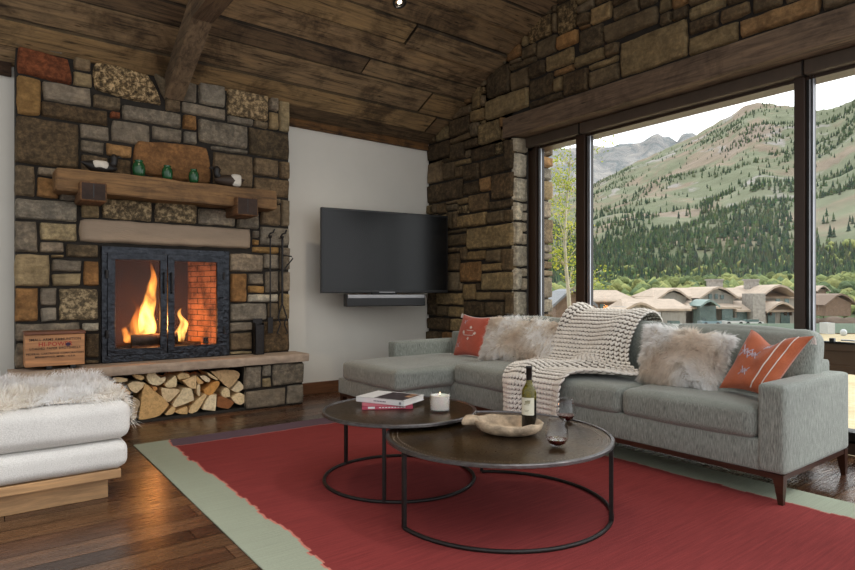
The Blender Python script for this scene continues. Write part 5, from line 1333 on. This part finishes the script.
def dens(px, D, p):
    Dr = rdepth(px); s = (D - 165) / (Dr - 165); n = noise.noise(Vector((p.x / 260, p.y / 260, 9))); n2 = noise.noise(Vector((p.x / 90, p.y / 90, 2)))
    py = 293 - (p.z - CAMH) / D * FOC
    belt = 1 if py > 232 + n * 40 - (25 if 700 < px < 790 else 0) + (20 if px > 800 else 0) else 0
    if belt: return .95
    pt = n + .35 * n2 + (.10 if px > 700 and py < 150 else 0) + (.14 if px > 815 and py < 160 else 0)
    if 600 < px < 700: pt -= .10
    return .75 if pt > .20 else (.10 if n2 > -.1 else .03)
tries = 0
while len(pts) < 10500 and tries < 120000:
    tries += 1
    px = r.uniform(470, 930); s = r.random() ** 1.05; Dr = rdepth(px); D = 330 + (Dr * .99 - 330) * s
    p = terr(px, D)
    if r.random() > dens(px, D, p): continue
    pts.append((D, px, p))
pts.sort(key=lambda q: q[0])
cols = [lin('#5a6855'), lin('#647257'), lin('#526152'), lin('#6f7c5e')]
protos = []
for k in range(4):
    m = MB(); rr = random.Random(k + 50); conifer(m, 0, 0, 0, 1, cols[k], rr); m.tube([(0, 0, -.02), (0, 0, .12)], .018, 5, 1)
    protos.append(m)
pm = []
for k, m in enumerate(protos):
    me_o = m.build('pine_tree', [M['needle'], M['bark']]); pm.append(me_o.data); bpy.data.objects.remove(me_o)
forest = MB(); ind = 0
for D, px, p in pts:
    rr = random.Random(int(p.x * 7 + p.y)); hgt = rr.uniform(7, 13) * (1 if D < 900 else 1.15)
    py = 293 - (p.z - CAMH) / D * FOC
    if ind < 290 and (600 < px < 790 or 820 < px < 853) and 130 < py < 278 and rr.random() < .8:
        o = bpy.data.objects.new('pine_tree', pm[ind % 4]); C.objects.link(o); o.location = p; o.scale = (hgt, hgt, hgt); o.rotation_euler = (0, 0, rr.uniform(0, 6)); ind += 1
        tag(o, 'dark green conifer in the forest on the lower mountainside', 'tree', 'conifers of the lower mountainside')
    else: conifer(forest, p.x, p.y, p.z - .3, hgt, rr.choice(cols), rr)
tag(forest.build('conifer_forest', M['needle']), 'dense conifer forest covering the mountainside', 'forest', kind='stuff')
def leafball(mb, x, y, z, R, col, r, cuts=2, n=1):
    for q in range(n):
        bm = bmesh.new(); bmesh.ops.create_icosphere(bm, subdivisions=cuts, radius=R * (1 if n == 1 else .62))
        o_ = Vector((0, 0, 0)) if n == 1 else Vector((r.uniform(-1, 1), r.uniform(-1, 1), r.uniform(-.6, .8))) * R * .55
        for v in bm.verts:
            k = 1 + .35 * noise.noise(v.co * (2.2 / R) + Vector((x, y, q))) + .18 * noise.noise(v.co * (6 / R) + Vector((y, x, 0))); v.co = Vector((v.co.x, v.co.y, v.co.z * 1.15)) * k + Vector((x, y, z)) + o_
        f = r.uniform(.85, 1.15); mb.merge(bm, 0, (*[c_ * f for c_ in col], 0))
dcols = [lin('#7f8a5a'), lin('#8e9660'), lin('#6f7d54'), lin('#979a62'), lin('#637352')]
dm = []
for k in range(5):
    m = MB(); rr = random.Random(k + 9); leafball(m, 0, 0, .58, .42, dcols[k], rr, 2, 7); m.tube([(0, 0, -.05), (0, 0, .5)], .03, 5, 1); oo = m.build('leafy_tree', [M['leafy'], M['bark']]); dm.append(oo.data); bpy.data.objects.remove(oo)
r = random.Random(21); K = 0
for k in range(1500):
    px = r.uniform(596, 856); D = 175 + r.random() ** 1.4 * 260
    if 786 < px < 822 or K >= 240: continue
    p = terr(px, D); h = r.uniform(5, 8.5) if D > 200 else r.uniform(4, 6)
    py = 293 - (p.z + h - CAMH) / D * FOC
    o = bpy.data.objects.new('leafy_tree', dm[r.randrange(5)]); C.objects.link(o); o.location = p; o.scale = (h, h, h); o.rotation_euler = (0, 0, r.uniform(0, 6)); K += 1
    tag(o, 'yellow-green leafy tree on the slope just above the village roofs', 'tree', 'leafy trees above the village')

lf = MB()
for k in range(900):
    px = r.uniform(480, 930); D = 190 + r.random() * 330; p = terr(px, D); h = r.uniform(4, 8)
    leafball(lf, p.x, p.y, p.z + h * .4, h * .5, r.choice(dcols), r, 1, 1)
tag(lf.build('undergrowth', M['leafy'], None, True), 'pale green deciduous thicket at the foot of the forest', 'thicket', kind='stuff')
# aspen just outside the narrow pane
ap = frame(567.5, 13, fz(13)); as_ = thing('aspen_tree', ap, 'slender aspen with yellow-green leaves outside the narrow window pane', 'tree')
M['aspen_bark'] = simple('aspen_bark', '#b3ab98', .8, var=.25, scale=5)
m = MB(); trunk = [ap + Vector((.05 * sin(k * .8), .04 * cos(k), k * .55)) for k in range(11)]
m.tube(trunk, [.06 * (1 - k / 13) for k in range(11)], 8); rr = random.Random(4)
tips = []
for k in range(34):
    b0 = trunk[rr.randrange(4, 11)]; a_ = rr.uniform(0, 2 * pi); ln_ = rr.uniform(.25, .75) ; e_ = b0 + Vector((cos(a_) * ln_, sin(a_) * ln_, rr.uniform(.1, .6))); m.tube([b0, b0.lerp(e_, .5) + Vector((0, 0, .04)), e_], [.012, .008, .004], 5); tips += [e_, b0.lerp(e_, .55)]
m.build('trunk', M['aspen_bark'], as_, True)
m = MB(); lc = [lin('#a9b04a'), lin('#94a048'), lin('#bdb957'), lin('#7f8f45')]
for k in range(2600):
    t0 = rr.choice(tips); c_ = t0 + Vector((rr.gauss(0, .13), rr.gauss(0, .13), rr.gauss(0, .12))); a = Vector((rr.uniform(-1, 1), rr.uniform(-1, 1), rr.uniform(-1, 1))).normalized(); b = a.cross(Vector((rr.uniform(-1, 1), rr.uniform(-1, 1), 1))).normalized(); s_ = rr.uniform(.02, .035)
    m.add([c_ - a * s_, c_ + b * s_ * .8, c_ + a * s_, c_ - b * s_ * .8], [[0, 1, 2, 3]], 0, (*rr.choice(lc), 0))
m.build('leaves', M['fur'], as_)['kind'] = 'stuff'

# village ----------------------------------------------------------------------
M['roof'] = simple('cedar_roof', '#c6b4a2', .9, var=.12, scale=.8); M['siding'] = simple('grey_siding', '#aaa59c', .9, var=.2, scale=3, stretch=(3, 3, .2)); M['hstone'] = simple('house_stone', '#b0aaa2', .9, var=.25, scale=2)
M['brownwall'] = simple('brown_siding', '#8a7463', .9, var=.2, scale=2); M['hwin'] = simple('house_glass', '#6b7f7c', .2, var=.2, scale=1); M['timber'] = simple('dark_timber', '#54402f', .9); M['teal'] = simple('green_roof', '#90a39c', .6)
RR, FF = RT, FW
def hb(m, px0, px1, pyt, pyb, D, dep, mat=0):
    s = D / FOC; zt = CAMH + (293 - pyt) * s; zb_ = CAMH + (293 - pyb) * s; p = O + FF * D; a = p + RR * ((px0 - PCX) * s); b = p + RR * ((px1 - PCX) * s)
    m.prism([(a.x, a.y, zb_), (b.x, b.y, zb_), (b.x, b.y, zt), (a.x, a.y, zt)], FF * dep, mat)
def roof(m, px0, px1, pye, pyr, D, dep, hip=0.0, ov=.7, mat=0):
    s = D / FOC; ze = CAMH + (293 - pye) * s; zr = CAMH + (293 - pyr) * s; p = O + FF * D
    P = lambda px, dd, z: (p.x + RR.x * (px - PCX) * s + FF.x * dd, p.y + RR.y * (px - PCX) * s + FF.y * dd, z)
    h = (px1 - px0) * hip
    vs = [P(px0, -ov, ze), P(px1, -ov, ze), P(px1, dep + ov, ze), P(px0, dep + ov, ze), P(px0 + h, dep / 2, zr), P(px1 - h, dep / 2, zr)]
    vs += [(v[0], v[1], v[2] - .35) for v in vs[:4]]
    m.add(vs, [[0, 1, 5, 4], [1, 2, 5], [2, 3, 4, 5], [3, 0, 4], [6, 7, 1, 0], [7, 8, 2, 1], [8, 9, 3, 2], [9, 6, 0, 3], [9, 8, 7, 6]], mat)
def gable(m, px0, px1, pye, pyr, D, dep, ov=.9, mat=0, th=.4, arc=False):
    s = D / FOC; p = O + FF * D; pc = (px0 + px1) / 2
    P = lambda px, dd, py: Vector((p.x + RR.x * (px - PCX) * s + FF.x * dd, p.y + RR.y * (px - PCX) * s + FF.y * dd, CAMH + (293 - py) * s))
    prof = [(px0, pye), (px0 + (pc - px0) * .35, pye + (pyr - pye) * .42), (px0 + (pc - px0) * .7, pye + (pyr - pye) * .85), (pc, pyr)]; prof += [(2 * pc - a, b) for a, b in prof[-2::-1]]
    top = [P(a, -ov, b) for a, b in prof]; tb_ = [P(a, dep, b) for a, b in prof]; lo_ = [q - Vector((0, 0, th)) for q in top]; n = len(prof)
    m.add(top + tb_ + lo_, [[i + 1, i, n + i, n + i + 1] for i in range(n - 1)] + [[2 * n + i, 2 * n + i + 1, i + 1, i] for i in range(n - 1)], mat)
def gwall(m, px0, px1, pyb, pye, pyr, D, dep, mat=0):
    s = D / FOC; p = O + FF * D; pc = (px0 + px1) / 2
    P = lambda px, py: (p.x + RR.x * (px - PCX) * s, p.y + RR.y * (px - PCX) * s, CAMH + (293 - py) * s)
    m.prism([P(px0, pyb), P(px1, pyb), P(px1, pye), P(pc, pyr + .8), P(px0, pye)], FF * dep, mat)
def bld(label, D, px): return thing('house', frame(px, D, fz(D)), label, 'house')
def P1(name, fn, mats, t): m = MB(); fn(m); return m.build(name, mats, t)
D = 116; lodge = bld('large lodge with tan shingle roofs, stone tower and twin chimneys', D, 728)
P1('wall', lambda m: (hb(m, 656, 794, 296, 331, D + 5, 12), gwall(m, 700, 733, 331, 296, 288, D + 1, 8), gwall(m, 660, 686, 331, 297, 291, D + 2, 8)), M['siding'], lodge)
P1('wall', lambda m: (hb(m, 735, 794, 309, 331, D - 1, 8),), M['siding'], lodge)
P1('roof', lambda m: (roof(m, 652, 797, 296.5, 287.5, D + 5, 12, .08), gable(m, 697, 738, 298, 286.5, D + 1, 12), gable(m, 655, 690, 299, 288.5, D + 2, 12), gable(m, 757, 799, 297, 284.5, D + 1.5, 14)), M['roof'], lodge)
P1('roof', lambda m: (roof(m, 686, 740, 307, 301, D - 1, 8, .15), roof(m, 735, 797, 310, 301, D - 1.5, 8, .12), gable(m, 764, 797, 311, 301.5, D - 2.5, 6)), M['roof'], lodge)
P1('tower', lambda m: hb(m, 753, 765.5, 293.5, 331, D - 3, 4), M['hstone'], lodge)
for a, b in ((712, 723), (750, 759)):
    P1('chimney', lambda m: (hb(m, a, b, 279.5, 294, D + 8, 2.5), hb(m, a - .8, b + .8, 279, 280.5, D + 7.8, 2.9)), M['hstone'], lodge)
P1('entrance_canopy', lambda m: gable(m, 698, 718, 306, 299.5, D - 4, 5, mat=0), M['teal'], lodge)
P1('entrance', lambda m: (hb(m, 700, 716, 306, 331, D - 3, 3),), M['hwin'], lodge)
for a, b, c_, d_ in ((722, 733, 309, 328), (737, 747, 311, 328), (768, 775, 313, 326), (781, 790, 313, 326)): P1('window', lambda m: hb(m, a, b, c_, d_, D - 1.3, .2) , M['hwin'], lodge)
for a, b, c_, d_ in ((709, 712, 294, 299), (715, 718, 294, 299), (721, 724, 295, 299), (670, 673, 298, 302), (776, 780, 299, 304), (785, 789, 299, 304)): P1('window', lambda m: hb(m, a, b, c_, d_, D + .7, .2), M['hwin'], lodge)
P1('roof_bracket', lambda m: [hb(m, a, a + 1.2, 311, 315.5, D - 1.9, .6) for a in (766, 771, 786, 791)], M['timber'], lodge)['kind'] = 'stuff'
D = 100; h2 = bld('low grey house with long tan roof in front of the lodge', D, 655)
P1('wall', lambda m: (hb(m, 641, 686, 307, 333, D, 8), gwall(m, 626, 652, 333, 307, 303, D - 2, 8)), M['hstone'], h2)
P1('roof', lambda m: (roof(m, 622, 690, 308.5, 299, D, 8, .1), gable(m, 622, 656, 309.5, 302, D - 2, 9)), M['roof'], h2)
P1('garage_door', lambda m: hb(m, 650, 661, 312, 331, D - .3, .2), M['white'], h2)
P1('timber_wall', lambda m: hb(m, 662, 685, 312, 332, D - .25, .2), M['siding'], h2)
D = 128; h3 = bld('brown-walled house with tan hip roof just right of the mullion', D, 612)
P1('wall', lambda m: hb(m, 592, 632, 299, 324, D, 10), M['brownwall'], h3); P1('roof', lambda m: roof(m, 586, 638, 300.5, 290, D, 10, .28), M['roof'], h3)
for a in (600, 612, 622): P1('window', lambda m: hb(m, a, a + 5, 304, 308, D - .3, .2), M['hwin'], h3)
D = 80; h4 = bld('orange-brown gabled house seen behind the aspen trunk', D, 563)
P1('wall', lambda m: (gwall(m, 556, 590, 325, 301, 290, D, 8),), M['brownwall'], h4); P1('roof', lambda m: gable(m, 551, 596, 305, 288.5, D, 9), simple('blue_grey_roof', '#87898c', .7), h4)
D = 150; h5 = bld('brown cabin with low gabled roof at the right end of the village', D, 838)
P1('wall', lambda m: gwall(m, 826, 851, 316, 303, 296, D, 8), M['brownwall'], h5); P1('roof', lambda m: gable(m, 822, 857, 305, 293.5, D, 10), simple('brown_roof', '#8a7768', .9), h5)
D = 190; h6 = bld('small pale cabin high behind the trees at right', D, 822)
P1('wall', lambda m: hb(m, 818, 826, 289, 300, D, 6), M['brownwall'], h6); P1('roof', lambda m: gable(m, 815, 829, 291, 285.5, D, 7), M['roof'], h6)
m = MB(); p = frame(838, 108, fz(108)); leafball(m, p.x, p.y, p.z, 4.2, lin('#6b5d52'), random.Random(2), 3); m.v = [(v[0], v[1], p.z + (v[2] - p.z) * .62) for v in m.v]
tag(m.build('dirt_mound', M['leafy'], None, True), 'brown heap of dirt at the right behind the green fence', 'dirt mound')
M['fence'] = simple('fence_screen', '#98ab9e', .8, var=.1)
m = MB(); hb(m, 728, 865, 323.5, 333, 97, .15); tag(m.build('construction_fence', M['fence']), 'long green screened construction fence in front of the lodge', 'fence')
def vehicle(px0, px1, pyt, pyb, D, col, label, cat='car'):
    t = thing('vehicle' if cat != 'car' else 'car', frame((px0 + px1) / 2, D, CAMH + (293 - pyb) * D / FOC), label, cat); hh = pyb - pyt
    P1('body', lambda m: hb(m, px0, px1, pyt + hh * .4, pyb - hh * .15, D, 1.9), col, t); P1('cabin', lambda m: hb(m, px0 + (px1 - px0) * .2, px1 - (px1 - px0) * .25, pyt, pyt + hh * .42, D + .15, 1.6), M['hwin'], t)
    for a in (.2, .8):
        c_ = O + FF * (D - .05) + RR * ((px0 + (px1 - px0) * a - PCX) * D / FOC); m = MB(); zc = CAMH + (293 - pyb) * D / FOC + .33
        m.lathe([(0, 0), (.33, 0), (.33, .22), (0, .22)], 0, 0, n=16); m.v = [tuple(Vector((c_.x, c_.y, zc)) + RR * v[0] + Vector((0, 0, v[1])) + FF * v[2]) for v in m.v]; m.build('wheel', M['black'], t)
cw_ = simple('car_white', '#d5d8d8', .3); cbl = simple('car_blue', '#8fa9b5', .3)
vehicle(725, 745, 318, 325.5, 104, cw_, 'white car parked in front of the stone tower'); vehicle(702, 722, 318, 326, 103, cbl, 'pale blue car by the green lodge entrance')
vehicle(668, 684, 321, 328, 96, cw_, 'white car beside the low grey house'); vehicle(744, 764, 319.5, 325.5, 106, cw_, 'white van at the foot of the stone tower')
m = MB(); hb(m, 828, 835, 323, 334, 92, 2.0); tag(m.build('shed', cw_), 'small white box shed in front of the green fence', 'shed')
m = MB(); p = frame(843.5, 85, fz(85)); m.soft(p.x - .4, p.x + .4, p.y - .4, p.y + .4, p.z, p.z + .85, .3, (0, 0, .1), 6); tag(m.build('white_barrel', cw_, None, True), 'white rounded tank standing right of the white shed', 'tank')

# thin summer haze over the valley
t = NT('haze'); vsn = t.n('ShaderNodeVolumeScatter'); vsn.inputs['Color'].default_value = (.93, .96, 1, 1); vsn.inputs['Density'].default_value = .00055; vsn.inputs['Anisotropy'].default_value = .2
t.l(vsn.outputs[0], t.out.inputs['Volume'])
m = MB(); c0, c1 = frame(300, 60, 0), frame(1150, 60, 0); d0, d1 = frame(300, 8000, 0), frame(1150, 8000, 0)
m.prism([(c0.x, c0.y, -20), (c1.x, c1.y, -20), (d1.x, d1.y, -20), (d0.x, d0.y, -20)], (0, 0, 2600)); tag(m.build('haze', t.m), 'thin pale summer haze hanging over the valley and mountains', 'haze', kind='stuff')

# ------------------------------------------------------------------ lights
for i, (lx, ly, e_) in enumerate(((2.995, 4.34, 45), (.9, 4.34, 30), (1.9, 2.6, 30))):  # visible downlight first; the others are unseen, added to warm the room
    lz = ceil_z(ly) - .03; l = light('downlight_lamp', 'SPOT', (lx, ly, lz), e_, (1, .80, .58), .04, spot_size=radians(110), spot_blend=.8)
    if i:
        d_ = copy_tree(dl); d_.location = (lx, ly, ceil_z(ly)); d_['label'] = ['', 'added unseen downlight in the ceiling above the fireplace rug', 'added unseen downlight in the ceiling above the coffee tables'][i]

sun = light('sun', 'SUN', (0, 0, 50), 1.3, (1, .97, .92), radians(14)); sun.rotation_euler = Vector((.55, -.45, .9)).to_track_quat('Z', 'Y').to_euler()
